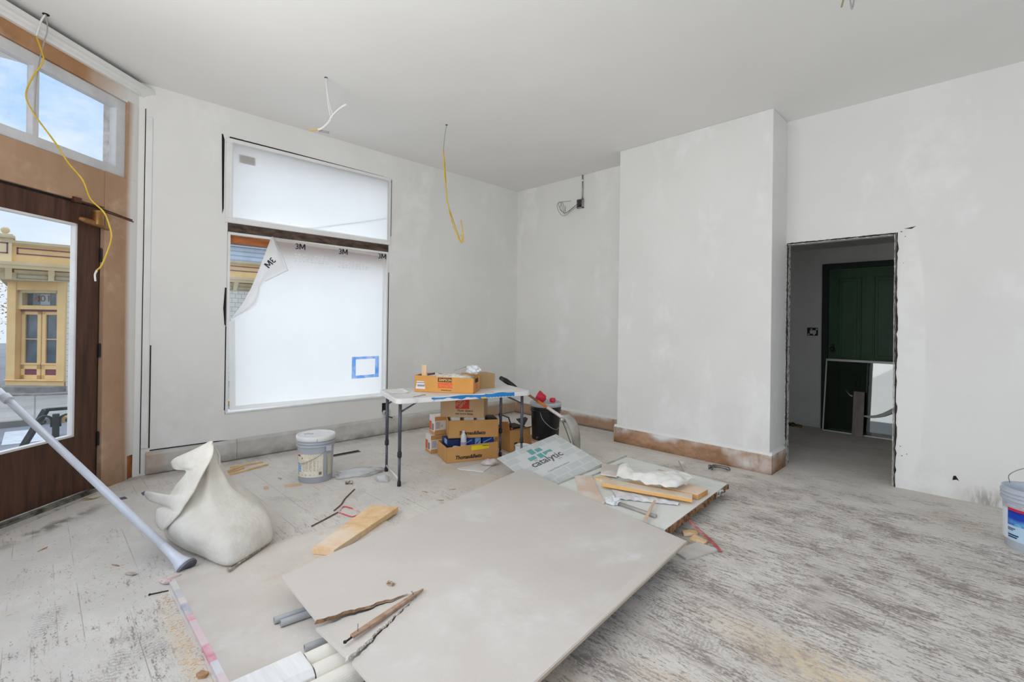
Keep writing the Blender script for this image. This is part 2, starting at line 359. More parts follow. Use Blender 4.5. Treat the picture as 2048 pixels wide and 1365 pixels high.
cbox(mb, -1.55, -1.30, -.16, .018, 0, 3.24)
cbox(mb, -1.30, -.247, -.16, .012, 2.285, 2.575)      # rail between door and transom
struct(mb, 'wall_entry', m_tan, 'tan painted boards around the glazed corner door, oversprayed white', 'wall', bevel=.003)
mb = MB(); cbox(mb, -.247, .0, -.16, .019, 0, .21); mb.obox(cw(-.005, -.1, 0), U*.012, NN*.113, UP*.2)
struct(mb, 'trim_1', m_tan, 'tan foot of the casing beside the door hinges', 'trim')
mb = MB()
for i in range(9): cbox(mb, .005+i*.0065, .0108+i*.0065, -.02, .004+R_.random()*.012, 0, .19+R_.random()*.03)
struct(mb, 'trim_2', mat('splintered_wood', S(178, 112, 60), .8, col2=S(122, 70, 36), scale=8, stretch=(4, 4, .7), bump=.4), 'splintered bare wood at the foot of the casing', 'trim')
mb = MB(); cbox(mb, -1.55, .07, -.16, .014, 3.225, 3.46)
struct(mb, 'trim_3', m_tan2, 'tan header board above the transom', 'trim')
mb = MB()     # crown moulding with a stepped profile
prof = [(.0, 3.335), (.03, 3.335), (.034, 3.352), (.052, 3.36), (.06, 3.375), (.082, 3.38), (.082, 3.412), (.0, 3.412)]
mb.prism([cw(-1.55, d+.012, z) for d, z in prof], U*1.70)
m_white = mat('white_gloss_trim', S(229, 229, 227), .5, col2=S(220, 220, 218), scale=3)
struct(mb, 'trim_4', m_white, 'white crown moulding above the entry with a dark gap over it', 'trim')
mb = MB(); cbox(mb, -1.55, .13, .0, .016, 3.412, 3.459); struct(mb, 'trim_5', m_dark, 'dark strip painted in for the shade between crown moulding and ceiling', 'trim')  # wall strip coloured dark to stand in for shade inside the gap
mb = MB().box((XW, .658, .02), (XW+.004, .664, 3.24)); struct(mb, 'trim_6', m_dark, 'dark joint in the corner beside the casing', 'trim')
mb = MB().box((XW, .664, .24), (XW+.014, .712, 3.17)); struct(mb, 'trim_7', m_white, 'narrow white upright corner board', 'trim', bevel=.002)
mb = MB().box((XW, .719, .235), (XW+.003, .728, 1.15)); mb.prism([(XW, .728, .218), (XW, 1.25, .212), (XW, 1.35, .203), (XW, .728, .208)], (.003, 0, 0))
struct(mb, 'trim_8', m_dark, 'dark cut line at the edge of the drywall', 'trim')

# the door
m_door = mat('brown_stained_wood', S(92, 62, 46), .5, col2=S(62, 40, 31), scale=3, stretch=(7, 7, .7), bump=.12, spec=.3, layers=[(S(126, 92, 66), m_noise(9, .70, .78, (6, 6, .6)))])
m_doorw = mat('door_bead', S(226, 224, 222), .5)
m_black = mat('black_iron', S(34, 31, 31), .5, col2=S(20, 18, 19), scale=20)
def glass(name, tint=(.97, .98, .98, 1), refl=.06):
    M = bpy.data.materials.new(name); M.use_nodes = True; t = M.node_tree; t.nodes.clear()
    o = nd(t, 'ShaderNodeOutputMaterial'); a = nd(t, 'ShaderNodeBsdfTransparent'); a.inputs[0].default_value = tint
    g = nd(t, 'ShaderNodeBsdfGlossy', Roughness=.02); fr = nd(t, 'ShaderNodeLayerWeight', Blend=.5); pw = nd(t, 'ShaderNodeMath', operation='POWER'); pw.inputs[1].default_value = 5; t.links.new(fr.outputs['Facing'], pw.inputs[0]); k = nd(t, 'ShaderNodeMath', operation='MULTIPLY_ADD', use_clamp=True); k.inputs[1].default_value = .8; k.inputs[2].default_value = refl*.7
    t.links.new(pw.outputs[0], k.inputs[0]); x = nd(t, 'ShaderNodeMixShader'); t.links.new(k.outputs[0], x.inputs[0]); t.links.new(a.outputs[0], x.inputs[1]); t.links.new(g.outputs[0], x.inputs[2]); t.links.new(x.outputs[0], o.inputs[0]); return M
m_glass = glass('window_glass')
DS0, DS1, DG = -1.292, -.262, -.012
door = thing('door_1', cw(-.78, -.03, .03), 'brown wooden entrance door with one tall glass pane', 'door', kind='structure')
mb = MB()
cbox(mb, DS0, DS0+.19, -.055, DG, .03, 2.268); cbox(mb, DS1-.19, DS1, -.055, DG, .03, 2.268); cbox(mb, DS0+.19, DS1-.19, -.055, DG, .03, .475); cbox(mb, DS0+.19, DS1-.19, -.055, DG, 2.108, 2.268)
build(mb, 'door_leaf', m_door, door, bevel=.004)
mb = MB(); a, b, zz0, zz1, q = DS0+.19, DS1-.19, .475, 2.108, .017
cbox(mb, a, b, -.05, DG+.004, zz0, zz0+q); cbox(mb, a, b, -.05, DG+.004, zz1-q, zz1); cbox(mb, a, a+q, -.05, DG+.004, zz0, zz1); cbox(mb, b-q, b, -.05, DG+.004, zz0, zz1)
build(mb, 'glazing_bead', m_doorw, door, bevel=.003)
mb = MB(); cbox(mb, a, b, -.036, -.032, zz0, zz1); build(mb, 'glass_pane', m_glass, door)
for z in (1.84, 1.07, .36):
    mb = MB().lathe([(.009, 0), (.009, .105), (.006, .105), (.006, .112)], cw(-.254, -.004, z), 10); cbox(mb, -.268, -.25, -.02, -.006, z, z+.105)
    build(mb, 'hinge', m_black, door, smooth=False)
m_bronze = mat('worn_bronze', S(170, 128, 78), .42, .55, col2=S(120, 84, 46), scale=9)
m_brown = mat('rusty_steel', S(96, 60, 44), .5, .3, col2=S(66, 40, 32), scale=12)
cl = MB(); c0 = cw(-.355, .06, 2.115)
cl.lathe([(.036, 0), (.038, .008), (.038, .095), (.044, .10), (.044, .112), (.02, .118)], c0, 20)
cl.tube([cw(-.49, .035, 2.145), cw(-.44, .05, 2.135), cw(-.36, .06, 2.125), cw(-.28, .05, 2.115), cw(-.235, .035, 2.11)], [.012, .021, .022, .018, .013], 12)
clo = build(cl, 'door_closer', m_bronze, door, smooth=True)
ar = MB(); ar.tube([cw(-.355, .06, 2.24), cw(-.20, .10, 2.215), cw(-.06, .09, 2.205)], .006, 6); ar.tube([cw(-.50, .02, 2.28), cw(-.30, .06, 2.25), cw(-.07, .09, 2.218)], .006, 6); cbox(ar, -.52, -.46, .0, .03, 2.262, 2.30)
build(ar, 'closer_arm', m_brown, door)
mb = MB(); cbox(mb, -.262, -.247, -.10, -.02, .02, 2.275); cbox(mb, -1.30, -.247, -.10, -.016, 2.268, 2.286); struct(mb, 'trim_9', m_dark, 'dark gap between door and frame', 'trim')
mb = MB(); cbox(mb, -1.30, -.247, -.10, .035, 0, .018); cbox(mb, -1.30, -.247, .012, .026, .018, .028)
struct(mb, 'trim_10', mat('worn_threshold', S(160, 154, 140), .5, .4, col2=S(70, 64, 58), scale=10), 'worn metal threshold under the entrance door', 'trim', bevel=.003)
one(MB().prism([cw(-1.25, .06, .001), cw(-.36, .045, .001), cw(-.34, .075, .001), cw(-.8, .11, .001), cw(-1.25, .13, .001)], (0, 0, .004)), 'weather_strip', mat('pale_strip', S(196, 192, 186), .7, col2=S(120, 112, 104), scale=14, lo=.3, hi=.5), 'torn pale strip lying along the door threshold', 'strip')

# transom over the door
tr = thing('window_3', cw(-.73, -.02, 2.58), 'two-pane grey-white transom window above the entrance door', 'window', kind='structure')
m_tframe = mat('grey_white_sash', S(208, 209, 211), .6, col2=S(190, 190, 192), scale=4, layers=[(S(150, 140, 134), m_noise(12, .68, .74))])
mb = MB(); s0, s1, zz0, zz1 = -1.41, -.05, 2.578, 3.222
cbox(mb, s0, s1, -.06, .0, zz0, zz0+.075); cbox(mb, s0, s1, -.06, .0, zz1-.08, zz1); cbox(mb, s0, s0+.09, -.06, .0, zz0, zz1); cbox(mb, s1-.09, s1, -.06, .0, zz0, zz1); cbox(mb, -.797, -.755, -.055, -.004, zz0+.07, zz1-.07)
build(mb, 'window_frame', m_tframe, tr, bevel=.004)
mb = MB(); cbox(mb, s0+.08, s1-.08, -.04, -.036, zz0+.05, zz1-.05); build(mb, 'glass_pane', m_glass, tr)
mb = MB(); cbox(mb, -.10, -.06, -.15, -.062, 2.59, 3.21)
struct(mb, 'trim_11', mat('outer_jamb', S(222, 218, 216), .8, col2=S(150, 132, 124), scale=6), 'outer reveal seen through the transom', 'trim')

# left wall windows
mb = MB()
up = thing('window_1', (XW, 2.2, 2.34), 'upper window in the left wall in a plain white frame', 'window', kind='structure')
ya, yb, za, zb, q = 1.29, 3.10, 2.338, 3.166, .05
for A, B in (((ya, za), (yb, za+q)), ((ya, zb-q), (yb, zb)), ((ya, za+q), (ya+q, zb-q)), ((yb-q, za+q), (yb, zb-q))): mb.box((XW-.10, A[0], A[1]), (XW+.016, B[0], B[1]))
build(mb, 'window_frame', m_white, up, bevel=.005)
mb = MB().box((XW-.17, ya+.03, za+.03), (XW-.166, yb-.03, zb-.03)); build(mb, 'glass_pane', m_glass, up)
lo = thing('window_2', (XW, 2.2, .46), 'large lower window in the left wall behind protective film', 'window', kind='structure')
mb = MB(); ya, yb, za, zb = 1.318, 3.082, .462, 2.25
mb.box((XW-.16, ya, za), (XW+.006, ya+.024, zb)); mb.box((XW-.16, yb-.022, za), (XW+.006, yb, zb)); mb.box((XW-.16, ya, za), (XW+.012, yb, za+.018)); mb.box((XW-.05, ya, 2.225), (XW+.004, yb, 2.25))
build(mb, 'window_frame', m_white, lo, bevel=.004)
mb = MB().box((XW-.20, ya, 2.155), (XW-.055, yb, 2.235)); build(mb, 'head_rail', mat('orange_wood', S(186, 112, 58), .5, col2=S(140, 78, 40), scale=3, stretch=(6, 1, 6)), lo)
mb = MB().box((XW-.16, ya, 2.25), (XW-.008, yb, 2.345)); build(mb, 'transom_bar', mat('dirty_old_wood', S(104, 86, 74), .8, col2=S(48, 38, 34), scale=7, stretch=(2, 1, 3), bump=.4), lo)
mb = MB().box((XW-.17, ya+.02, za+.01), (XW-.166, yb-.02, 2.2)); build(mb, 'glass_pane', m_glass, lo)
mb = MB()
mb.prism([(XW, 1.252, 3.19), (XW, 1.262, 3.19), (XW, 1.276, 3.14), (XW, 1.278, 2.47), (XW, 1.266, 2.42), (XW, 1.262, 2.6)], (.004, 0, 0))
mb.prism([(XW, 1.32, 3.182), (XW, 1.9, 3.180), (XW, 3.0, 3.170), (XW, 3.0, 3.167), (XW, 1.32, 3.167)], (.004, 0, 0)); mb.box((XW, 3.103, 2.45), (XW+.003, 3.113, 3.15)); mb.box((XW, 3.084, .47), (XW+.003, 3.092, 2.0))
mb.prism([(XW, 1.30, 1.70), (XW, 1.312, 1.70), (XW, 1.312, 1.32), (XW, 1.30, 1.34), (XW, 1.288, 1.5)], (.004, 0, 0)); mb.box((XW, 1.308, .5), (XW+.002, 1.316, 1.32))
struct(mb, 'trim_12', m_dark, 'dark gaps in the drywall around the covered windows', 'trim')

# baseboards
def base_prof(h, t): return [(0, 0), (t, 0), (t, h-.028), (t*.45, h-.004), (0, h)]
m_bbl = mat('grey_white_baseboard', S(203, 201, 196), .7, col2=S(184, 180, 173), scale=5, layers=[
    (S(122, 116, 108), m_mul(m_axis(2, .09, .0, .05, 6), m_noise(6, .3, .55))), (S(176, 152, 128), m_mul(m_axis(1, 3.3, 4.1, .3), m_axis(2, .165, .15, .02))), (S(180, 150, 128), m_mul(m_blob((XW, .70, .1), .16, .6), m_noise(5, .35, .5)))])
mb = MB()
mb.prism([(XW+t, .70, z+.008) for t, z in base_prof(.195, .026)], (0, .72, 0)); mb.prism([(XW+t, 1.423, z+.012) for t, z in base_prof(.195, .026)], (0, YB-.026-1.423, 0))
struct(mb, 'baseboard_left', m_bbl, 'grey-white baseboard under the covered windows, dirty along the floor', 'baseboard')
m_bbc = mat('brown_primed_baseboard', S(186, 150, 122), .7, col2=S(150, 112, 82), scale=5, stretch=(1.2, 1, 2), layers=[
    (S(120, 84, 56), m_mul(m_axis(2, .075, .0, .05, 6), m_noise(4, .3, .6))),
    (S(226, 226, 226), m_mul(m_max(m_axis(2, .10, .17, .11, 4), m_blob((-1.62, 4.89, .10), .26, .8, (1, 1, .6))), m_noise(2.1, .40, .56, (1, 1, .6)))), (S(228, 227, 224), m_axis(2, .176, .182))])
mb = MB(); mb.prism([(-3.15-.022, 4.915-t, z) for t, z in base_prof(.205, .026)], (1.675+.048, 0, 0)); mb.prism([(-1.475+t, 4.90, z) for t, z in base_prof(.205, .026)], (0, .425, 0))
struct(mb, 'baseboard_chimney', m_bbc, 'brown baseboard round the chimney breast, patchily sprayed white', 'baseboard')
mb = MB(); mb.prism([(XW+.026, YB-t, z+.006) for t, z in base_prof(.19, .026)], (-3.172-XW-.026, 0, 0)); mb.prism([(XW+.03, YB-t, z) for t, z in ((.026, 0), (.042, 0), (.042, .028), (.026, .034))], (-3.18-XW-.03, 0, 0))
m_bbb = mat('brown_baseboard', S(190, 158, 132), .7, col2=S(166, 134, 108), scale=4, layers=[(S(224, 224, 222), m_mul(m_axis(2, .1, .17, .05), m_noise(2, .45, .6))), (S(228, 227, 224), m_axis(2, .158, .166)), (S(120, 108, 98), m_axis(2, .03, .012, .01))])
struct(mb, 'baseboard_back', m_bbb, 'brown baseboard in the far corner behind the black bucket', 'baseboard')

# ragged doorway edges
def ragged(mb, p0, p1, side, out, n, w0, w1, th):
    """strip of uneven chips from p0 to p1, spreading along 'side', thickness along 'out'"""
    p0, p1, side, out = V(p0), V(p1), V(side), V(out)
    A = [p0+(p1-p0)*(i/n)-side*(w0*(.3+R_.random())) for i in range(n+1)]; B = [p0+(p1-p0)*(i/n)+side*(w1*(.3+R_.random())) for i in range(n+1)]
    for i in range(n): mb.prism([A[i], A[i+1], B[i+1], B[i]], out*(th*(.6+.6*R_.random())))
mb = MB(); ragged(mb, (DX1+.004, YB-.003, 0), (DX1+.004, YB-.003, DZ+.01), (1, 0, 0), (0, 1, 0), 60, .003, .013, .014); ragged(mb, (DX0+.01, YB-.003, DZ+.004), (DX1, YB-.003, DZ+.004), (0, 0, 1), (0, 1, 0), 40, .006, .006, .02)
ragged(mb, (DX0+.012, YB-.002, .25), (DX0+.012, YB-.002, DZ), (1, 0, 0), (0, 1, 0), 60, .003, .007, .016)
mb.prism([(-.55, YB-.003, 2.262), (-.49, YB-.003, 2.27), (-.47, YB-.003, 2.276), (-.50, YB-.003, 2.255)], (0, .01, 0)); mb.prism([(-.22, YB-.003, .185), (-.205, YB-.003, .19), (-.185, YB-.003, .152), (-.2, YB-.003, .16), (-.225, YB-.003, .15)], (0, .01, 0))
for x, z, a, b in ((-.575, 2.235, .012, .006), (-.545, 2.19, .006, .006), (-.555, 1.96, .005, .005), (-.565, .36, .008, .006), (-.52, .30, .006, .006), (-.555, .28, .01, .005)): mb.box((x, YB-.002, z), (x+a, YB+.01, z+b))
struct(mb, 'trim_13', mat('black_crumbled_edge', S(64, 54, 50), .9, col2=S(24, 20, 20), scale=40), 'dark crumbled plaster edge round the open doorway', 'trim')
mb = MB(); ragged(mb, (DX1-.010, YB-.001, .01), (DX1-.010, YB-.001, DZ), (1, 0, 0), (0, 1, 0), 70, .002, .004, .02); ragged(mb, (DX0+.004, YB+.0, .2), (DX0+.004, YB, DZ), (1, 0, 0), (0, 1, 0), 60, .004, .006, .02)
ragged(mb, (DX0, YB-.002, DZ-.008), (DX1-.02, YB-.002, DZ-.008), (0, 0, 1), (0, 1, 0), 40, .002, .005, .02)
struct(mb, 'trim_14', mat('plaster_edge_white', S(214, 212, 208), .9, col2=S(150, 144, 138), scale=40), 'chipped white plaster edge round the open doorway', 'trim')
mb = MB(); mb.box((DX1-.004, YB+.02, 0), (DX1, YB+.14, DZ)); mb.box((DX0, YB+.02, 0), (DX0+.004, YB+.14, DZ)); struct(mb, 'trim_15', m_plaster, 'bare inner faces of the doorway', 'trim')

# room beyond the doorway
Y2, CZ2 = 7.72, 2.48
m_dim = mat('back_room_paint', S(222, 221, 219), .85, col2=S(214, 213, 211), scale=1.5)
struct(MB().box((-2.75, Y2, 0), (1.0, Y2+.12, 2.6)), 'wall_back_room', m_dim, 'dim grey-white wall of the room beyond the doorway', 'wall')
struct(MB().box((-2.87, YB+.14, 0), (-2.75, Y2+.12, 2.6)), 'wall_back_room_left', m_dim, 'dim side wall of the room beyond the doorway', 'wall')
struct(MB().box((1.0, YB+.14, 0), (1.12, Y2+.12, 2.6)), 'wall_back_room_right', m_dim, 'dim side wall of the room beyond the doorway, behind the frame', 'wall')
struct(MB().box((-2.87, YB+.14, CZ2), (1.12, Y2+.12, CZ2+.1)), 'ceiling_back_room', m_dim, 'low dim ceiling beyond the doorway', 'ceiling')
mb = MB(); mb.prism([(-2.75, Y2-t, z+.03) for t, z in base_prof(.12, .02)], (1.07, 0, 0)); struct(mb, 'baseboard_back_room', m_dim, 'dim baseboard beyond the doorway', 'baseboard')
mb = MB(); mb.box((-2.3, Y2-.03, 1.15), (-2.09, Y2, 2.30)); mb.box((-2.32, Y2-.04, 1.11), (-2.06, Y2, 1.15)); struct(mb, 'trim_16', m_dim, 'boxed casing on the wall beyond the doorway', 'trim', bevel=.006)
gd = thing('door_2', (-1.15, Y2, 0), 'dark green panelled door in the dim room beyond the doorway', 'door', kind='structure')
m_green = mat('dark_green_paint', S(44, 84, 50), .5, col2=S(32, 68, 40), scale=2.5, stretch=(3, 3, .6), layers=[(S(34, 58, 50), m_axis(0, .1, .5, .1))])
m_greend = mat('darker_green_paint', S(28, 44, 32), .6, col2=S(20, 32, 24), scale=5)
x0, x1 = -1.585, -.70
mb = MB(); mb.box((x0, Y2-.03, .02), (x1, Y2, 2.18))
build(mb, 'door_leaf', m_green, gd)
for a, b, z0_, z1_ in ((-1.465, -1.235, 1.0, 2.04), (-1.075, -.835, 1.0, 2.04), (-1.465, -1.235, .22, .82), (-1.075, -.835, .22, .82)):
    mb = MB()
    for A, B in (((a-.02, z0_-.02), (b+.02, z0_)), ((a-.02, z1_), (b+.02, z1_+.02)), ((a-.02, z0_), (a, z1_)), ((b, z0_), (b+.02, z1_))): mb.box((A[0], Y2-.044, A[1]), (B[0], Y2-.028, B[1]))
    mb.box((a+.03, Y2-.036, z0_+.03), (b-.03, Y2-.028, z1_-.03)); build(mb, 'door_panel', m_green, gd, bevel=.004)
mb = MB(); mb.box((-1.66, Y2-.06, 0), (x0, Y2, 2.26)); mb.box((x0, Y2-.06, 2.185), (x1, Y2, 2.26)); mb.box((x1, Y2-.06, 0), (x1+.08, Y2, 2.26)); build(mb, 'door_frame', m_greend, gd, bevel=.005)
mb = MB(); mb.lathe([(.012, 0), (.012, .03), (.028, .034), (.03, .05), (.018, .062)], (-1.53, Y2-.03, 1.10), 14, axis=(0, -1, 0)); mb.box((-1.55, Y2-.036, 1.04), (-1.51, Y2-.03, 1.17)); build(mb, 'door_knob', m_black, gd, smooth=False)
# ================================================================== THE STREET OUTSIDE
m_conc = mat('pavement', S(158, 154, 148), .9, col2=S(144, 140, 134), scale=1.2, layers=[(S(120, 116, 112), m_brick(1.5, 1.5, .018, (0, 1), 0))], bump=.1)
m_asph = mat('asphalt', S(122, 124, 130), .9, col2=S(108, 110, 116), scale=2.5, bump=.2, layers=[(S(96, 96, 100), m_noise(1.2, .60, .615, (1, .25, 1)))])
mb = MB().box((-18.9, -20, -1.2), (-14.6, 40, -.80)); struct(mb, 'pavement_opposite', m_conc, 'pale pavement across the street', 'pavement')
mb = MB().box((-60, -60, -1.3), (-7.9, 60, -.93)); struct(mb, 'street', m_asph, 'grey street outside the entrance door', 'street')
mb = MB().box((-7.9, -20, -1.3), (-6.4, 40, -.80)); struct(mb, 'pavement_near', m_conc, 'pavement outside the shop', 'pavement')
mb = MB().box((-14.6, -20, -1.2), (-14.42, .45, -.80)); mb.box((-14.6, .45, -1.2), (-14.42, 40, -.80)); struct(mb, 'kerb', mat('kerb_stone', S(136, 130, 120), .9, layers=[(S(190, 150, 84), m_axis(1, .40, .46))]), 'kerb across the street, painted yellow on one stretch', 'kerb')
one(MB().box((-13.9, -.42, -.928), (-12.5, .14, -.924)), 'road_patch', mat('road_paint', S(188, 192, 194), .8, col2=S(166, 170, 174), scale=5), 'white painted patch on the street outside the glass door', 'road marking')
for k in range(3): struct(MB().box((-6.4+k*.38, -1.1, -.95), (-6.4+(k+1)*.38, 1.5, -.66+k*.2)), 'step_%d' % (k+1), m_conc, 'concrete entrance step outside the door', 'step')
# railing by the steps
rail = thing('handrail', (-7.576,0.191,-0.137), 'dark green iron handrail with scrolls outside the glass door', 'railing')
m_iron = mat('dark_green_iron', S(62, 68, 70), .5, .2, col2=S(44, 48, 50), scale=9)
pa, pb = V((-7.591,0.173,0.289)), V((-7.672,0.091,0.321)); dy = V((.06, 1, 0)).normalized()
def bar(mb, a, b, wdt, hgt):
    a, b = V(a), V(b); d = (b-a).normalized(); s = d.cross(UP).normalized() if abs(d.z) < .98 else V((1, 0, 0)); u = s.cross(d)
    return mb.obox(a-s*wdt/2-u*hgt/2, b-a, s*wdt, u*hgt)
bar(MBp := MB(), (pa.x, pa.y, -.80), (pa.x, pa.y, pa.z-.015), .062, .062); build(MBp, 'post', m_iron, rail, bevel=.004)
bar(MBp := MB(), pb, pb+dy*1.6, .06, .035); build(MBp, 'top_rail', m_iron, rail, bevel=.004)
bar(MBp := MB(), pb, (-7.860,-0.095,-0.114), .05, .055); bar(MBp, (-7.860,-0.095,-0.114), (-8.020,-0.254,-0.502), .05, .055); build(MBp, 'sloped_rail', m_iron, rail, bevel=.004)
for sgn in (-1, 1):
    pts = [pa+dy*(sgn*.035)+V((0, 0, -.16)), pa+dy*(sgn*.04)+V((0, 0, -.06)), pa+dy*(sgn*.10)+V((0, 0, -.03)), pa+dy*(sgn*.15)+V((0, 0, -.07)), pa+dy*(sgn*.125)+V((0, 0, -.115)), pa+dy*(sgn*.09)+V((0, 0, -.10)), pa+dy*(sgn*.095)+V((0, 0, -.075))]
    build(MB().tube(spline(pts, 6), .013, 8), 'scroll', m_iron, rail, smooth=True)

# the corner building across the street
m_och = mat('ochre_paint', S(238, 200, 138), .75, col2=S(228, 188, 126), scale=2)
m_och2 = mat('pale_ochre_paint', S(238, 214, 168), .8, col2=S(226, 200, 152), scale=2)
m_khk = mat('weathered_ochre', S(212, 192, 152), .85, col2=S(194, 174, 134), scale=3)
m_mar = mat('maroon_paint', S(132, 68, 88), .7)
m_shg = mat('cream_shingles', S(240, 232, 216), .85, col2=S(228, 218, 202), scale=3, layers=[(S(158, 142, 124), m_brick(.20, .155, .006, (1, 2), .5))])
m_grey = mat('dim_panel', S(150, 140, 118), .8)
m_pane = mat('street_window_glass', S(92, 104, 112), .08, col2=S(60, 68, 74), scale=2, spec=.8)
XBD = -19.0
bd = thing('corner_building', (XBD, .6, -.8), 'ochre and maroon corner shop with shingled side across the street', 'building')
mb = MB().box((XBD-6, .60, -.85), (XBD, 30, 2.45)); build(mb, 'shingled_wall', m_shg, bd)
mb = MB().box((XBD-6, -.72, 2.40), (XBD+.02, 30, 2.60)); mb.box((XBD-6, -.45, 2.60), (XBD+.05, 30, 2.68)); build(mb, 'frieze', m_khk, bd)
mb = MB()
for a, b in ((-.40, .22), (.36, 1.0), (1.15, 2.3), (2.45, 3.6), (3.75, 4.9), (5.05, 6.2)):
    for A, B in (((a, 2.44), (b, 2.455)), ((a, 2.55), (b, 2.565)), ((a, 2.44), (a+.015, 2.565)), ((b-.015, 2.44), (b, 2.565))): mb.box((XBD, A[0], A[1]), (XBD+.045, B[0], B[1]))
build(mb, 'frieze_panel', m_grey, bd)
for y in (-.62, .22, 1.0, 2.32, 3.62, 4.92): build(MB().prism([(XBD+.02, y, 2.42), (XBD+.10, y, 2.56), (XBD+.22, y, 2.70), (XBD+.02, y, 2.70)], (0, .13, 0)), 'bracket', m_och2, bd)
mb = MB(); mb.prism([(XBD, -.98, 2.70), (XBD+.26, -.98, 2.70), (XBD+.28, -.98, 2.76), (XBD+.34, -.98, 2.80), (XBD+.36, -.98, 2.87), (XBD, -.98, 2.90)], (0, 31, 0)); mb.prism([(XBD-6, -.6, 2.70), (XBD-6, -.95, 2.78), (XBD-6, -.98, 2.88), (XBD-6, -.6, 2.90)], (6, 0, 0)); build(mb, 'cornice', m_och2, bd)
mb = MB().box((XBD-5.8, -.60, 2.88), (XBD, 30, 3.36)); build(mb, 'parapet', m_och, bd)
mb = MB().box((XBD-5.9, -.66, 3.36), (XBD+.07, 30, 3.40)); mb.box((XBD-5.9, -.70, 3.40), (XBD+.11, 30, 3.475)); build(mb, 'parapet_cap', m_khk, bd)
mb = MB()
def line_frame(mb, y0, y1, z0, z1, t=.032, x=XBD+.012):
    for A, B in (((y0, z0), (y1, z0+t)), ((y0, z1-t), (y1, z1)), ((y0, z0), (y0+t, z1)), ((y1-t, z0), (y1, z1))): mb.box((XBD-.01, A[0], A[1]), (x, B[0], B[1]))
line_frame(mb, -.41, 2.6, 3.11, 3.30); line_frame(mb, 2.75, 6.6, 3.11, 3.30); line_frame(mb, 6.75, 11, 3.11, 3.30); build(mb, 'maroon_band', m_mar, bd)
mb = MB().box((XBD-.5, -1.05, 2.88), (XBD+.10, -.50, 3.48)); build(mb, 'corner_pedestal', m_och2, bd)
mb = MB(); line_frame(mb, -.98, -.57, 3.10, 3.40, .03, XBD+.112); build(mb, 'pedestal_panel_line', m_mar, bd)
mb = MB()
for d, z0_, z1_ in ((.02, 3.48, 3.52), (.06, 3.52, 3.60), (.02, 3.60, 3.64)): mb.box((XBD-.5-d, -1.05-d, z0_), (XBD+.10+d, -.50+d, z1_))
build(mb, 'pedestal_cap', m_khk, bd, bevel=.015)
build(MB().lathe([(.02, .0), (.07, .0), (.06, .03)]+[(.095*math.sin(t), .125-.095*math.cos(t)) for t in [.4+.27*i for i in range(11)]], (XBD-.2, -.64, 3.64), 18), 'ball_finial', m_khk, bd, smooth=True)
# chamfered shop entry: axis E along the chamfer, outward normal G
E0 = V((XBD, .60, 0)); E = V((-.7071, -.7071, 0)); G = V((.7071, -.7071, 0))
def ep(s, d, z): return E0+E*s+G*d+UP*z          # s = 0 at the shingle side
def ebox(mb, s0, s1, d0, d1, z0, z1): return mb.obox(ep(s0, d0, z0), E*(s1-s0), G*(d1-d0), UP*(z1-z0))
mb = MB(); ebox(mb, -.02, .22, -.25, .04, -.82, 2.42); ebox(mb, 1.42, 1.68, -.25, .04, -.82, 2.42); ebox(mb, .2, 1.45, -.25, .02, 2.16, 2.42); ebox(mb, .2, 1.45, -.25, -.02, 1.60, 1.72); ebox(mb, -.02, 1.68, -.25, .05, -.82, -.47); ebox(mb, -.02, 1.70, -.25, .09, -.47, -.44); build(mb, 'entry_surround', m_och, bd, bevel=.01)
mb = MB(); ebox(mb, .2, 1.45, -.20, -.18, 1.72, 2.16); build(mb, 'entry_transom_glass', m_pane, bd)
mb = MB(); ebox(mb, .2, .30, -.18, -.02, 1.72, 2.16); ebox(mb, 1.30, 1.45, -.18, -.02, 1.72, 2.16); ebox(mb, .2, 1.45, -.18, -.02, 2.08, 2.16); build(mb, 'entry_transom_frame', m_khk, bd)
build(MB().box((0, 0, 0), (0, 0, 0)) if 0 else ebox(MB(), .62, .90, -.178, -.172, 1.74, 2.06), 'paper_panel', mat('pale_paper', S(178, 190, 196), .8), bd)
build(MB().text('401', ep(1.10, -.165, 1.84), -E, UP, .26, bold=.01, ext=.002, squeeze=1.35), 'house_number', mat('bronze_number', S(150, 96, 74), .6), bd)
mb = MB(); ebox(mb, .22, 1.42, -.16, -.10, 1.545, 1.60); build(mb, 'maroon_lintel', m_mar, bd)
for s0 in (.22, .83):
    s1 = s0+.58; mb = MB()
    ebox(mb, s0, s0+.11, -.18, -.12, -.44, 1.545); ebox(mb, s1-.11, s1, -.18, -.12, -.44, 1.545); ebox(mb, s0, s1, -.18, -.12, -.44, -.32); ebox(mb, s0, s1, -.18, -.12, -.15, .03); ebox(mb, s0, s1, -.18, -.12, 1.45, 1.545); ebox(mb, s0, s1, -.175, -.13, .72, .745); ebox(mb, s0, s1, -.12, -.10, -.02, .02)
    dl = build(mb, 'shop_door', m_och, bd, bevel=.008)
    mb = MB(); ebox(mb, s0+.1, s1-.1, -.17, -.16, .02, 1.46); build(mb, 'door_glass', m_pane, dl)
    mb = MB(); ebox(mb, s0+.1, s1-.1, -.16, -.145, -.32, -.15); build(mb, 'maroon_door_panel', m_mar, dl)
m_step = mat('old_concrete', S(150, 146, 138), .9, col2=S(118, 114, 108), scale=4, bump=.3)
mb = MB()
for r, z0_, z1_ in ((.92, -.80, -.60),): mb.prism([ep(.82+r*math.cos(math.pi*i/14)*1.0, .04+r*.42*math.sin(math.pi*i/14), z0_) for i in range(15)], (0, 0, z1_-z0_))
for r, z0_, z1_ in ((1.30, -.86, -.76),): mb.prism([ep(.75+r*math.cos(math.pi*i/14)*1.0, .04+r*.50*math.sin(math.pi*i/14), z0_) for i in range(15)], (0, 0, z1_-z0_))
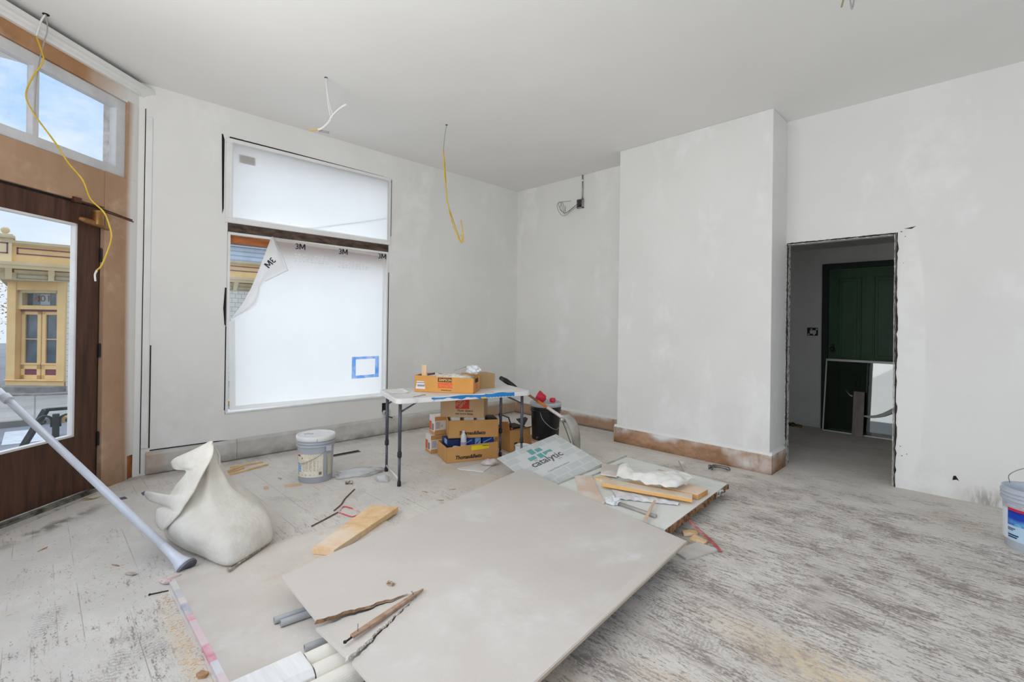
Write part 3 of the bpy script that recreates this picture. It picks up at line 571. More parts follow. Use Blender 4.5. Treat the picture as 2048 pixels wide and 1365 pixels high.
build(mb, 'curved_steps', m_step, bd, bevel=.012)
# further buildings
bb = thing('street_apartment_block', (-36, 14, -.9), 'pale blue apartment block with horizontal siding behind the ochre shop', 'building')
m_blue = mat('pale_blue_siding', S(222, 228, 232), .85, col2=S(208, 216, 224), scale=2, layers=[(S(176, 186, 200), m_brick(60, .30, .05, (1, 2), 0))])
build(MB().box((-44, 4.5, -.9), (-36, 30, 6.3)), 'sided_wall', m_blue, bb); build(MB().box((-44.3, 4.3, 6.3), (-35.7, 30.3, 6.75)), 'roof_edge', mat('pale_blue_trim', S(206, 222, 230), .8), bb)
build(MB().box((-42, 6.2, 6.75), (-37, 8.6, 9.6)), 'stair_tower', m_blue, bb)
pl = thing('utility_pole', (-30, 10.3, -.9), 'blue-grey street pole rising in front of the pale blue block', 'pole'); build(MB().lathe([(.17, 0), (.15, 9.2)], (-30, 10.3, -.9), 12), 'shaft', mat('pole_grey', S(120, 136, 150), .7), pl, smooth=True)
# tree and car down the street at the left edge of the door glass
def leaf_tree(name, base, h, cr, n, label, seed):
    r = random.Random(seed); t = thing(name, base, label, 'tree'); b = V(base); mb = MB(); mb.tube(spline([b, b+V((.1, .05, h*.35)), b+V((0, .1, h*.6)), b+V((.1, 0, h*.9))], 4), [.16-.13*i/12 for i in range(13)], 8)
    ends = []
    for i in range(46):
        z = h*(.3+.6*r.random()); a = r.random()*6.28; l = cr*(.5+.6*r.random()); p = b+V((0, .05, z)); q = p+V((math.cos(a)*l, math.sin(a)*l, l*.5*r.random()+.2)); mid = (p+q)/2+V((0, 0, .2*r.random())); mb.tube([p, mid, q], [.03, .018, .006], 4); ends += [mid, q, (mid+q)/2]
        for k in range(4):
            q2 = q+V((r.uniform(-1, 1), r.uniform(-1, 1), r.uniform(-.2, 1)))*.5; mb.tube([(mid+q)/2, q2], [.01, .004], 3); ends.append(q2)
    build(mb, 'trunk', mat('bark', S(110, 96, 94), .9), t)
    lf = MB()
    for i in range(n):
        e = r.choice(ends) if r.random() < .75 else b+V((r.gauss(0, cr*.4), r.gauss(0, cr*.4), h*r.uniform(.25, .75)))
        p = e+V((r.gauss(0, .22), r.gauss(0, .22), r.gauss(0, .22))); a = V((r.gauss(0, 1), r.gauss(0, 1), r.gauss(0, 1))).normalized(); c = a.cross(V((.3, .5, 1))).normalized(); s = r.uniform(.04, .08)
        lf.add([p-a*s, p+c*s*.6, p+a*s, p-c*s*.6], [(0, 1, 2, 3)])
    build(lf, 'foliage', mat('autumn_leaves', S(196, 140, 84), .8, col2=S(150, 112, 60), scale=3, lo=.4, hi=.6), t); return t
leaf_tree('street_tree', (-30, -2.6, -.9), 4.9, 1.9, 3800, 'bare-twigged autumn tree with orange leaves beyond the ochre corner shop', 3)
def car(base, label):
    c = thing('parked_car', base, label, 'car'); b = V(base); body = [(-2.0, .32), (-2.05, .62), (-1.95, .80), (-1.2, .88), (-.75, 1.36), (.55, 1.40), (1.2, .95), (1.95, .86), (2.1, .6), (2.05, .32)]
    build(MB().prism([b+V((-.85, y, z)) for y, z in body], (1.7, 0, 0)), 'car_body', mat('dark_car_paint', S(66, 68, 74), .25, .2), c, bevel=.06)
    build(MB().prism([b+V((-.86, y, z)) for y, z in ((-1.05, .92), (-.7, 1.29), (.48, 1.33), (1.0, .95))], (1.72, 0, 0)), 'car_windows', mat('car_glass', S(40, 46, 52), .1), c)
    for y in (-1.3, 1.3):
        for x in (-.8, .8): build(MB().lathe([(.12, -.1), (.31, -.09), (.33, -.05), (.33, .05), (.31, .09), (.12, .1)], b+V((x, y, .33)), 18, axis=(1, 0, 0)), 'wheel', m_black, c)
    return c
car((-40, -4.1, -.93), 'small dark car parked down the street beyond the autumn tree')
# ================================================================== COVERINGS ON THE WINDOWS
def film_mat(name, col, tl, lays=(), rough=.5): return mat(name, col, rough, col2=tuple(c*.97 for c in col[:3])+(1,), scale=2, trans=tl, layers=lays, spec=.2)
# plastic sheet over the upper window
specks = m_mul(m_noise(11, .745, .765, detail=2), m_noise(40, .2, .4))
m_plast = film_mat('milky_plastic', S(243, 242, 240), .80, [(S(150, 150, 150), m_k(.55, specks))], .35)
def psheet(u, v):
    y = 1.335+1.722*u; z = 2.382+.745*v
    d = .006+.004*noise.noise(V((y*3, z*3, 0)))+(.012*max(0, v-.8)/.2*(.5+.5*noise.noise(V((y*9, z*2, 2)))) if u > .45 else 0)
    return (XW+.012+d, y, z)
ps = thing('plastic_sheet', (XW+.012, 2.2, 2.38), 'milky plastic sheet stretched over the upper window', 'plastic sheet')
build(MB().grid(50, 26, psheet), 'film', m_plast, ps, smooth=True)
build(MB().box((-5.279,1.403,3.027), (-5.277,1.549,2.948)), 'grey_sticker', mat('grey_sticker', S(168, 166, 164), .8), ps)
mbp = MB()
for a, b in (((1.335, 2.398), (1.352, 3.11)), ((3.04, 2.398), (3.057, 3.11)), ((1.335, 2.382), (3.057, 2.398)), ((1.335, 3.11), (3.057, 3.127))): mbp.add([(XW+.024, a[0], a[1]), (XW+.024, b[0], a[1]), (XW+.024, b[0], b[1]), (XW+.024, a[0], b[1])], [(0, 1, 2, 3)])
build(mbp, 'taped_edge', film_mat('clear_edge_tape', S(238, 239, 240), .7), ps)
one(MB().tube(spline([(-5.278,2.068,2.388), (-5.278,2.571,2.527), (-5.278,3.023,2.659)], 6), .0025, 5), 'street_wire', m_black, 'thin wire showing through the milky upper window', 'wire')

# printed protective film over the lower window, its upper corner peeled away
fl = thing('window_film', (XW+.01, 2.2, .47), 'white printed film over the large lower window, its top corner peeled and folded over', 'window film')
m_film = film_mat('white_film', S(247, 246, 243), .84, [(S(233, 229, 223), m_k(.6, m_axis(2, .9, -.3, .3, 1)))], .4)
XF = XW+.014
out = [(-5.271,1.353,1.396), (-5.271,1.458,1.557), (-5.271,1.533,1.717), (-5.271,1.609,1.925), (-5.271,1.668,2.111), (-5.271,1.715,2.251), (-5.271,2.306,2.231), (-5.271,3.033,2.217), (-5.271,3.039,1.411), (-5.271,3.027,0.515), (-5.271,2.821,0.468), (-5.271,2.248,0.476), (-5.271,1.726,0.481), (-5.271,1.353,0.499), (-5.271,1.350,0.994)]
build(MB().add(out, [tuple(range(len(out)))]), 'film', m_film, fl)
mbp = MB()
mbp.add([(-5.266,1.723,2.241), (-5.266,3.030,2.210), (-5.266,3.031,2.182), (-5.266,1.743,2.213)], [(0, 1, 2, 3)]); mbp.add([(-5.266,2.996,2.182), (-5.266,3.031,2.185), (-5.266,3.024,0.504), (-5.266,2.997,0.506)], [(0, 1, 2, 3)]); mbp.add([(-5.266,1.335,1.367), (-5.266,1.387,1.387), (-5.266,1.404,0.538), (-5.266,1.352,0.500)], [(0, 1, 2, 3)]); mbp.add([(-5.266,1.352,0.500), (-5.266,1.404,0.538), (-5.266,3.024,0.516), (-5.266,3.039,0.447)], [(0, 1, 2, 3)])
build(mbp, 'taped_edge', film_mat('film_edge', S(240, 240, 238), .6), fl)
# the folded-over corner and its long curl
D = [(-5.268,1.353,1.396), (-5.268,1.404,1.476), (-5.268,1.457,1.557), (-5.268,1.501,1.639), (-5.268,1.545,1.753), (-5.268,1.581,1.852), (-5.268,1.626,1.983), (-5.268,1.667,2.110), (-5.268,1.695,2.196), (-5.268,1.714,2.251)]
EE = [(-5.255,1.358,1.401), (-5.230,1.439,1.447), (-5.215,1.506,1.488), (-5.210,1.559,1.530), (-5.205,1.584,1.606), (-5.205,1.588,1.692), (-5.210,1.639,1.782), (-5.230,1.864,1.914), (-5.245,1.802,2.077), (-5.262,1.717,2.245)]
mbp = MB(); n = len(D)
def flap(u, v):
    x = u*(n-1); i = min(int(x), n-2); t = x-i; a = lerp(D[i], D[i+1], t); b = lerp(EE[i], EE[i+1], t); p = lerp(a, b, v)
    return p+V((.055*math.sin(math.pi*min(1, v*1.15))*(1-.5*u), 0, 0))
mbp.grid(45, 12, flap); build(mbp, 'peeled_corner', mat('film_back', S(250, 250, 250), .35, col2=S(245, 245, 244), scale=2, trans=.55), fl, smooth=True)
mbp = MB(); mbp.tube([V(EE[9])+V((.02, 0, 0)), V(EE[8])+V((.026, 0, 0)), V(EE[7])+V((.012, 0, 0))], .008, 6, flat=.3); mbp.tube([V(EE[7])+V((.012, 0, 0)), V(EE[6])+V((.02, 0, 0))], .008, 6, flat=.3)
build(mbp, 'flap_border', mat('film_border', S(214, 215, 215), .5), fl)
m_ink = mat('dark_print', S(58, 50, 66), .7); m_faint = mat('faint_print', S(236, 237, 238), .8); m_mid = mat('pale_print', S(190, 188, 192), .8)
def mark(P, xd, yd, sz, sx=1):
    # the bold numeral and the letter M beside it, the M drawn as two stems and two diagonals
    xd, yd, P = V(xd).normalized()*sx, V(yd).normalized(), V(P); mb = MB().text('3', P, xd*sx, yd, sz, bold=.012, mirror=sx < 0); o = P+xd*(sz*.52)+xd.cross(yd)*(.0006*sx)
    for q in (((0, 0), (.15, 0), (.15, .70), (0, .70)), ((.60, 0), (.75, 0), (.75, .70), (.60, .70)), ((0, .70), (.20, .70), (.44, .12), (.32, .12)), ((.55, .70), (.75, .70), (.43, .12), (.31, .12))): mb.add([o+xd*(a*sz)+yd*(b*sz) for a, b in q], [(0, 1, 2, 3)])
    return mb
for P in ((-5.264,1.950,2.154), (-5.264,2.432,2.155), (-5.264,2.928,2.156)): build(mark(P, (0, 1, 0), UP, .086), 'lettering', m_ink, fl)
for P in ((-5.264,1.987,2.126), (-5.264,2.474,2.125)): build(MB().text('Window', P, (0, 1, 0), UP, .018, bold=.01, squeeze=1), 'small_lettering', m_mid, fl)
for P, ncol, nrow in (((-5.264,1.950,2.111), 9, 4), ((-5.264,2.433,2.092), 9, 4)):
    mbl = MB()
    for i in range(ncol):
        for j in range(nrow):
            if R_.random() < .85: mbl.box((XF+.004, P[1]+i*.042, P[2]-.02-j*.024), (XF+.0045, P[1]+i*.042+R_.uniform(.015, .034), P[2]-.02-j*.024+.014))
    build(mbl, 'lettering', m_faint, fl)
fo = lerp(EE[8], D[6], .42)+V((.075, -.01, -.06)); mbl = mark((-5.185,1.738,1.998), (0, .52, .62), (.02, -.62, .45), .088, -1); build(mbl, 'flap_lettering', m_ink, fl)
# tape square on the glass behind the film
mbp = MB(); c0, c1 = V((-5.420,2.615,0.970)), V((-5.420,2.964,0.715)); y_0, y_1, z_1, z_0 = c0.y, c1.y, c0.z, c1.z
for A, B in (((y_0, z_0), (y_1, z_0+.035)), ((y_0, z_1-.030), (y_1, z_1)), ((y_0, z_0+.035), (y_0+.05, z_1-.030)), ((y_1-.05, z_0+.035), (y_1, z_1-.030))): mbp.add([(XW+.0160, A[0], A[1]), (XW+.0160, B[0], A[1]), (XW+.0160, B[0], B[1]), (XW+.0160, A[0], B[1])], [(0, 1, 2, 3)])
m_tape = mat('blue_masking_tape', S(70, 138, 206), .7, col2=S(150, 182, 224), scale=9, lo=.3, hi=.6)
one(mbp, 'tape_square', mat('blurred_blue_tape', S(112, 172, 246), .8, col2=S(206, 222, 248), scale=9, lo=.36, hi=.6, trans=.85), 'square outline of blue tape low on the filmed window', 'tape')

# ================================================================== FITTINGS ON WALLS AND CEILING
m_metal = mat('galvanised_steel', S(176, 174, 172), .45, .6, col2=S(140, 138, 136), scale=12)
m_wht = mat('white_cable', S(226, 226, 222), .5); m_yel = mat('yellow_cable', S(214, 180, 56), .45, col2=S(196, 160, 44), scale=9); m_gcab = mat('grey_cable', S(160, 158, 156), .5)
def cable(name, parts, label, base):
    t = thing(name, base, label, 'cable')
    for nm, pts, r, mt in parts: build(MB().tube(spline(pts, 7), r, 7), nm, mt, t, smooth=True)
    return t
a = V((-4.580,0.020,3.463))
cb = cable('hanging_cable', [('yellow_sheath', [(-4.627,-0.026,3.311), (-4.598,0.004,3.199), (-4.592,0.010,3.134), (-4.638,-0.035,3.038), (-4.673,-0.070,2.907), (-4.633,-0.029,2.778), (-4.531,0.075,2.585), (-4.481,0.140,2.452), (-4.437,0.213,2.340), (-4.424,0.256,2.214), (-4.399,0.324,2.132), (-4.381,0.356,2.036), (-4.373,0.365,1.938), (-4.414,0.324,1.769), (-4.441,0.297,1.722)], .0052, m_yel), ('white_run', [a+V((0, 0, .0)), (-4.604,-0.003,3.414), (-4.627,-0.026,3.311)], .006, m_wht), ('white_end', [(-4.441,0.297,1.722), (-4.451,0.288,1.691), (-4.448,0.291,1.645)], .0062, m_wht), ('grey_run', [a, (-4.586,0.029,3.359), (-4.603,0.013,3.273), (-4.621,-0.005,3.160), (-4.639,-0.022,2.981), (-4.643,-0.025,2.803), (-4.638,-0.019,2.748)], .004, m_gcab)], 'long yellow cable hanging from the ceiling in front of the entrance door', (a.x, a.y, CZ))
build(MB().lathe([(.019, 0), (.02, .004)], (a.x, a.y, CZ-.003), 14), 'hole_rim', m_dark, cb)
a = V((-4.013,1.720,3.460))
cb = cable('hanging_cable', [('white_run', [a, (-4.003,1.722,3.372), (-3.993,1.732,3.245), (-3.981,1.746,3.147), (-3.971,1.755,3.114)], .005, m_wht), ('white_run', [a, (-3.990,1.721,3.346), (-3.971,1.740,3.211), (-3.943,1.755,3.122)], .004, m_wht), ('white_end', [(-3.970,1.742,3.101), (-3.935,1.777,3.161), (-3.851,1.790,3.181), (-3.825,1.817,3.203)], .009, m_wht), ('white_end', [(-3.943,1.755,3.131), (-3.894,1.776,3.165), (-3.840,1.802,3.194)], .008, m_wht), ('white_end', [(-3.959,1.754,3.118), (-4.012,1.743,3.079), (-4.064,1.719,3.044), (-4.091,1.691,3.026)], .010, m_wht), ('orange_tip', [(-4.079,1.703,3.039), (-4.109,1.673,3.026), (-4.146,1.637,3.025)], .006, mat('orange_tip', S(222, 170, 90), .6))], 'short white cable with taped splayed ends under the ceiling by the upper window', (a.x, a.y, CZ))
build(MB().lathe([(.012, 0), (.013, .004)], (a.x, a.y, CZ-.003), 12), 'hole_rim', m_dark, cb)
gt = one(MB().obox((-4.108,1.703,3.017), V((-4.047,1.764,3.001))-V((-4.108,1.703,3.017)), (0, 0, .022), (.004, .004, 0)), 'cable_tag', m_gcab, 'small grey tag hanging just under the white splayed cable', 'tag')
a = V((-4.050,3.021,3.460))
cb = cable('hanging_cable', [('thin_end', [a, (-4.064,3.008,3.329), (-4.071,3.002,3.198)], .004, m_gcab), ('yellow_sheath', [(-4.071,3.002,3.208), (-4.062,3.012,2.962), (-4.037,3.023,2.750), (-4.029,3.032,2.661), (-3.975,3.046,2.457), (-3.929,3.078,2.310), (-3.891,3.102,2.226), (-3.865,3.114,2.230), (-3.870,3.109,2.338), (-3.881,3.097,2.447)], .0056, m_yel), ('yellow_sheath', [(-4.075,3.012,3.138), (-4.062,3.026,2.939), (-4.049,3.040,2.677), (-3.988,3.075,2.464), (-3.945,3.104,2.326), (-3.911,3.125,2.221), (-3.901,3.135,2.284), (-3.915,3.120,2.304)], .0048, m_yel)], 'looped yellow cable hanging in front of the far left wall', (a.x, a.y, CZ))
build(MB().lathe([(.012, 0), (.013, .004)], (a.x, a.y, CZ-.003), 12), 'hole_rim', m_dark, cb)
a = V((-0.627,3.456,3.482))
cable('hanging_cable', [('yellow_sheath', [a, (-0.643,3.440,3.409), (-0.658,3.426,3.330)], .005, mat('dull_yellow_cable', S(150, 138, 104), .5)), ('grey_run', [a+V((.02, .02, 0)), (-0.622,3.462,3.403), (-0.617,3.467,3.337), (-0.613,3.471,3.319), (-0.607,3.477,3.349), (-0.603,3.481,3.410), a+V((.04, .03, 0))], .0045, m_gcab)], 'stub of paired cables poking down from the ceiling near the doorway side', (a.x, a.y, CZ))
# junction box with conduit high on the back wall
jb = thing('junction_box', (-4.06, YB, 3.0), 'open steel junction box with conduit and looped wires high on the back wall', 'junction box')
p = V((-4.096,5.330,3.118)); q = V((-4.000,5.330,3.011)); mbp = MB(); x0, x1, zz0, zz1 = p.x, q.x, q.z-.01, p.z+.005
mbp.box((x0, 5.31, zz0), (x1, 5.355, zz0+.008)); mbp.box((x0, 5.31, zz1-.008), (x1, 5.355, zz1)); mbp.box((x0, 5.31, zz0), (x0+.008, 5.355, zz1)); mbp.box((x1-.008, 5.31, zz0), (x1, 5.355, zz1)); build(mbp, 'steel_box', m_metal, jb)
build(MB().box((x0+.006, 5.345, zz0+.006), (x1-.006, 5.353, zz1-.006)), 'box_inside', mat('box_inside', S(90, 78, 72), .8, col2=S(30, 26, 26), scale=30), jb)
build(MB().lathe([(.009, 0), (.009, CZ-zz1), ], (x1-.02, 5.338, zz1), 10), 'conduit', m_metal, jb, smooth=True)
build(MB().lathe([(.014, 0), (.014, .02)], (x1-.02, 5.338, 3.37), 10), 'conduit_clip', m_white, jb)
for seed, pts in enumerate(([(-4.073,5.300,3.059), (-4.171,5.260,2.985), (-4.243,5.240,2.943), (-4.284,5.200,2.992), (-4.331,5.200,3.084), (-4.284,5.220,3.108), (-4.211,5.240,3.106), (-4.148,5.250,3.104)], [(-4.064,5.300,3.037), (-4.179,5.270,2.960), (-4.277,5.260,2.917), (-4.352,5.250,2.969), (-4.391,5.240,3.073), (-4.337,5.240,3.121), (-4.280,5.240,2.998), (-4.252,5.240,2.924)], [(-4.081,5.300,3.054), (-4.198,5.250,2.959), (-4.273,5.220,2.965), (-4.302,5.200,3.023), (-4.258,5.200,3.093), (-4.211,5.200,2.952), (-4.204,5.200,3.035)])):
    build(MB().tube(spline(pts, 6), .003, 5), 'loose_wire', mat('dark_wire', S(112, 110, 108), .5), jb, smooth=True)
# open outlet low on the left wall
ob = thing('outlet_hole', (XW, 3.03, .2), 'black cut-out for an outlet low on the left wall beside the table', 'outlet'); P = V((-5.285,3.023,0.385)); Q = V((-5.285,3.073,0.275))
build(MB().box((XW, P.y, Q.z), (XW+.004, Q.y, P.z)), 'opening', m_dark, ob); build(MB().box((XW+.0, P.y+.01, P.z-.16), (XW+.02, P.y+.10, P.z-.09)), 'broken_edge', m_plaster, ob)
build(MB().tube(spline([(XW+.01, P.y+.03, Q.z+.01), (XW+.04, P.y+.06, Q.z-.05), (XW+.03, P.y+.13, Q.z-.08)], 5), .006, 6), 'cable_stub', m_dark, ob)
# switch box beyond the doorway
sw = thing('switch_box', (-1.78, Y2, 1.27), 'open switch box with mud ring on the wall beside the green door', 'switch box'); build(MB().box((-1.845, Y2-.012, 1.275), (-1.715, Y2, 1.385)), 'wall_box', m_black, sw); build(MB().box((-1.81, Y2-.02, 1.30), (-1.735, Y2-.01, 1.35)), 'mounting_ring', mat('pale_plastic', S(214, 214, 212), .5), sw)
for i in range(4): build(MB().box((-1.835+i*.032, Y2-.017, 1.283+(i % 2)*.072), (-1.815+i*.032, Y2-.011, 1.302+(i % 2)*.072)), 'screw_tab', MATS['pale_plastic'], sw)

# ================================================================== IN THE BACK ROOM
gp = thing('storm_window', (-1.2, 7.56, 0), 'framed sheet of glass leaning against the green door', 'glass panel')
GB, GT = V((-1.615, 7.555, .0)), V((-1.60, 7.665, .965)); GX = V((.86, .0, 0)); GU = (GT-GB); GN = GX.cross(GU).normalized()*-1
if GN.y > 0: GN = -GN
m_alu = mat('pale_frame', S(206, 206, 204), .5, .2)
gh = GU.length; gu = GU.normalized()
mbp = MB(); mbp.obox(GB, GX, gu*.016, -GN*-.02); mbp.obox(GB+gu*(gh-.028), GX, gu*.028, GN*.02); mbp.obox(GB, V((.014, 0, 0)), GU, GN*.02); mbp.obox(GB+GX-V((.014, 0, 0)), V((.014, 0, 0)), GU, GN*.02); build(mbp, 'glass_frame', m_alu, gp)
build(MB().obox(GB+GN*.006, GX, GU, GN*.003), 'glass_pane', glass('storm_glass', (.60, .66, .64, 1), .16), gp)
one(MB().obox((-1.265, 7.44, 0), (.115, .01, 0), (0, .10, .565), (0, -.02, .003)), 'short_plank', mat('grey_brown_plank', S(150, 140, 136), .7, col2=S(128, 118, 114), scale=6, stretch=(3, 1, .6)), 'short grey-brown plank leaning on the glass panel beyond the doorway', 'plank', bevel=.002)
one(MB().grid(12, 2, lambda u, v: (-1.16+.31*u, 7.50-.03*math.sin(u*3), .26+.10*u*u-.02*(1-u)*3*u+.045*v*(.4+u))), 'paper_strip', mat('pale_paper_strip', S(206, 206, 206), .8), 'curled pale strip of paper in front of the leaning glass', 'paper', solid=.002)
one(MB().grid(8, 2, lambda u, v: (-1.27-.08*u, 7.48, .50+.02*v*(1-u)+.10*u*u)), 'paper_scrap', MATS['pale_paper_strip'], 'small curled paper scrap at the top of the leaning plank', 'paper', solid=.002)
gl = MB(); c = V((-1.964,7.537,0.000)); 
for dx, dy_, rr in ((-.05, 0, .035), (.0, .0, .04), (.06, .01, .03), (.10, -.03, .022), (.09, .04, .02)): gl.lathe([(rr*.2, 0), (rr, rr*.3), (rr*.95, rr*.8), (rr*.4, rr*1.3)], c+V((dx, dy_, 0)), 10)
one(gl, 'work_glove', mat('glove_yellow_black', S(150, 118, 50), .8, col2=S(30, 28, 28), scale=16, lo=.42, hi=.56), 'crumpled yellow and black work glove on the floor just beyond the doorway', 'glove', smooth=True)
# ================================================================== THE FOLDING TABLE
TB = V((-3.527, 2.189, 0)); TD = V((.29, .957, 0)).normalized(); TN = V((-TD.y, TD.x, 0))
def tp(a, b, z): return TB+TD*a+TN*b+UP*z
tb = thing('folding_table', tp(.58, .22, 0), 'white folding table with grey adjustable legs, loaded with cartons', 'table')
def rrect(a0, a1, b0, b1, r, z, n=6):
    pts = []
    for ca, cb_, t0 in ((a1-r, b1-r, 0), (a0+r, b1-r, 90), (a0+r, b0+r, 180), (a1-r, b0+r, 270)):
        for i in range(n+1):
            t = math.radians(t0+90*i/n); pts.append(tp(ca+r*math.cos(t), cb_+r*math.sin(t), z))
    return pts
m_ttop = mat('white_plastic_top', S(232, 232, 231), .45, col2=S(216, 215, 213), scale=3, layers=[(S(170, 166, 160), m_mul(m_noise(4, .58, .68, (1, 3, 1)), m_noise(14, .45, .6)))])
build(MB().prism(rrect(-.06, 1.225, -.10, .53, .05, .708), (0, 0, .044)), 'tabletop', m_ttop, tb, bevel=.006)
m_leg = mat('grey_leg_steel', S(92, 94, 102), .4, .3, col2=S(78, 80, 88), scale=9); m_pl = mat('black_plastic', S(40, 40, 44), .5)
LEGS = ((0, 0), (0, .45), (1.18, 0), (1.18, .45))
for a, b in LEGS:
    lg = build(MB().tube([tp(a, b, .26), tp(a, b, .72)], .0145, 14), 'leg', m_leg, tb, smooth=True)
    build(MB().tube([tp(a, b, .03), tp(a, b, .27)], .0115, 12), 'lower_tube', m_leg, lg, smooth=True)
    build(MB().lathe([(.018, 0), (.0185, .012), (.0185, .038), (.016, .045)], tp(a, b, .245), 14), 'collar', m_pl, lg, smooth=True)
    build(MB().lathe([(.016, 0), (.0165, .03), (.014, .042)], tp(a, b, 0), 14), 'foot', m_pl, lg, smooth=True)
for a in (0, 1.18):
    build(MB().tube([tp(a, .012, .055), tp(a, .438, .055)], .009, 10), 'crossbar', mat('pale_crossbar', S(214, 212, 206), .5), tb, smooth=True)
    s = 1 if a == 0 else -1
    for b in (.0, .45):
        br = MB(); br.tube([tp(a, b+.0, .62), tp(a+s*.18, b+.02, .712)], .006, 8); br.tube([tp(a, b+.022, .62), tp(a+s*.195, b+.05, .712)], .005, 8); build(br, 'brace', m_leg, tb, smooth=True)
for b in (.06, .37): build(MB().obox(tp(.02, b, .698), TD*1.15, TN*.02, UP*.010), 'side_rail', m_leg, tb)
# tape along the front edge
tpn = thing('masking_tape', tp(.7, -.1, .72), 'strip of blue masking tape stuck along the front edge of the table', 'tape')
for nm, a0, a1, w0, w1, dz in (('tape_strip', .74, 1.04, .034, .036, .0), ('torn_strip', .24, .80, .012, .030, -.004)):
    mbp = MB(); n = 28; A = []
    for i in range(n+1):
        t = i/n; wv = (w0+(w1-w0)*t)*(1+(.35*math.sin(t*17)+.2*math.sin(t*41) if nm == 'torn_strip' else .08*math.sin(t*60))); a = a0+(a1-a0)*t
        A.append((tp(a, -.1025-.001*(nm == 'torn_strip'), .752+dz-.004*math.sin(t*9)), tp(a, -.1025-.004*abs(math.sin(t*11)) if nm == 'torn_strip' else -.1025, .752+dz-max(.008, wv))))
    for i in range(n): mbp.add([A[i][0], A[i+1][0], A[i+1][1], A[i][1]], [(0, 1, 2, 3)])
    build(mbp, nm, mat('blue_tape', S(36, 134, 204), .6, col2=S(28, 116, 186), scale=9), tpn, solid=.001)
build(MB().obox(tp(.70, -.106, .714), TD*.05, TN*.002, UP*.012), 'yellow_end', mat('yellow_tape', S(222, 196, 96), .7), tpn)

# ================================================================== CARTONS
m_card = mat('kraft_cardboard', S(206, 156, 96), .85, col2=S(192, 142, 84), scale=3); m_card2 = mat('tan_cardboard', S(190, 158, 122), .85, col2=S(176, 144, 108), scale=3)
m_cardin = mat('cardboard_inside', S(176, 132, 84), .9); m_lbl = mat('white_label', S(232, 230, 226), .7); m_blk = mat('black_ink', S(34, 30, 30), .7); m_or = mat('orange_ink', S(222, 104, 56), .7); m_red = mat('red_ink', S(196, 52, 40), .7)
m_gink = mat('grey_ink', S(120, 118, 124), .7)
class Frame:
    """o = front-left-bottom corner, x along the front, y going back, z up"""
    def __init__(s, o, x, flip=1): s.o = V(o); s.x = V(x).normalized(); s.y = V((-s.x.y, s.x.x, 0))*flip; s.z = UP
    def p(s, a, b, c): return s.o+s.x*a+s.y*b+s.z*c
    def box(s, mb, a, b): return mb.obox(s.p(*a), s.x*(b[0]-a[0]), s.y*(b[1]-a[1]), s.z*(b[2]-a[2]))
def carton(name, f, L, D_, H, label, material, group=None, top='open', t=.005, slope=0):
    th = thing(name, f.p(L/2, D_/2, 0), label, 'carton', group); mb = MB()
    f.box(mb, (0, 0, 0), (L, D_, t))
    if top == 'open':
        mb.prism([f.p(0, 0, 0), f.p(L, 0, 0), f.p(L, 0, H+slope), f.p(0, 0, H)], f.y*t); f.box(mb, (0, D_-t, 0), (L, D_, H)); f.box(mb, (0, 0, 0), (t, D_, H)); f.box(mb, (L-t, 0, 0), (L, D_, H+slope))
    else: mb = MB(); f.box(mb, (0, 0, 0), (L, D_, H))
    build(mb, 'carton_body', material, th, bevel=.0015); return th
def ftext(mb, f, body, a, c, size, **k): return mb.text(body, f.p(a, -.0012, c), f.x, UP, size, **k)
# the long carton on the table
sf = Frame((-3.720,2.456,0.752), V((-3.272,2.781,0.752))-V((-3.720,2.456,0.752))); L = (V((-3.272,2.781,0.752))-V((-3.720,2.456,0.752))).length
sx = carton('carton', sf, L, .24, .150, 'open orange-brown carton of plaster scraps on the folding table', mat('orange_cardboard', S(214, 156, 84), .85, col2=S(202, 142, 72), scale=3), slope=-.012)
mb = MB(); sf.box(mb, (.40*L, -.0008, .098), (.635*L, .0, .135)); build(mb, 'black_panel', m_blk, sx)
mb = MB(); sf.box(mb, (.40*L, -.0008, .042), (.645*L, .0, .094)); build(mb, 'orange_panel', m_or, sx)
mb = MB(); ftext(mb, sf, 'SIMPSON', .415*L, .105, .032, bold=.03, squeeze=.98*L/.59); build(mb, 'lettering', mat('tan_lettering', S(224, 178, 112), .8), sx)
mb = MB(); ftext(mb, sf, 'Strong-Tie', .425*L, .056, .034, squeeze=.9*L/.59); build(mb, 'panel_lettering', mat('pale_orange_lettering', S(236, 140, 96), .8), sx)
mb = MB(); ftext(mb, sf, 'strongtie.com', .455*L, .020, .016, bold=.02, squeeze=1.15*L/.59); build(mb, 'web_lettering', m_blk, sx)
mb = MB(); mb.prism([sf.p(.02*L, -.001, .03), sf.p(.185*L, -.001, .028), sf.p(.165*L, -.001, .098), sf.p(.04*L, -.001, .10)], sf.y*.0008); lb = build(mb, 'shipping_label', m_lbl, sx)
mb = MB()
for i in range(14): sf.box(mb, (.045*L+i*.0052, -.0018, .05), (.045*L+i*.0052+.0025*(1+(i*7 % 3)*.5), -.0009, .068))
for i in range(9): sf.box(mb, (.04*L+i*.008, -.0018, .082), (.04*L+i*.008+.006, -.0009, .091))
build(mb, 'barcode', m_gink, lb)
mb = MB(); sf.box(mb, (L, .05, .09), (L+.0008, .17, .13)); build(mb, 'side_panel_print', m_blk, sx); mb = MB(); sf.box(mb, (L, .06, .03), (L+.0008, .16, .085)); build(mb, 'side_orange_print', mat('faded_orange_print', S(214, 128, 92), .8), sx)
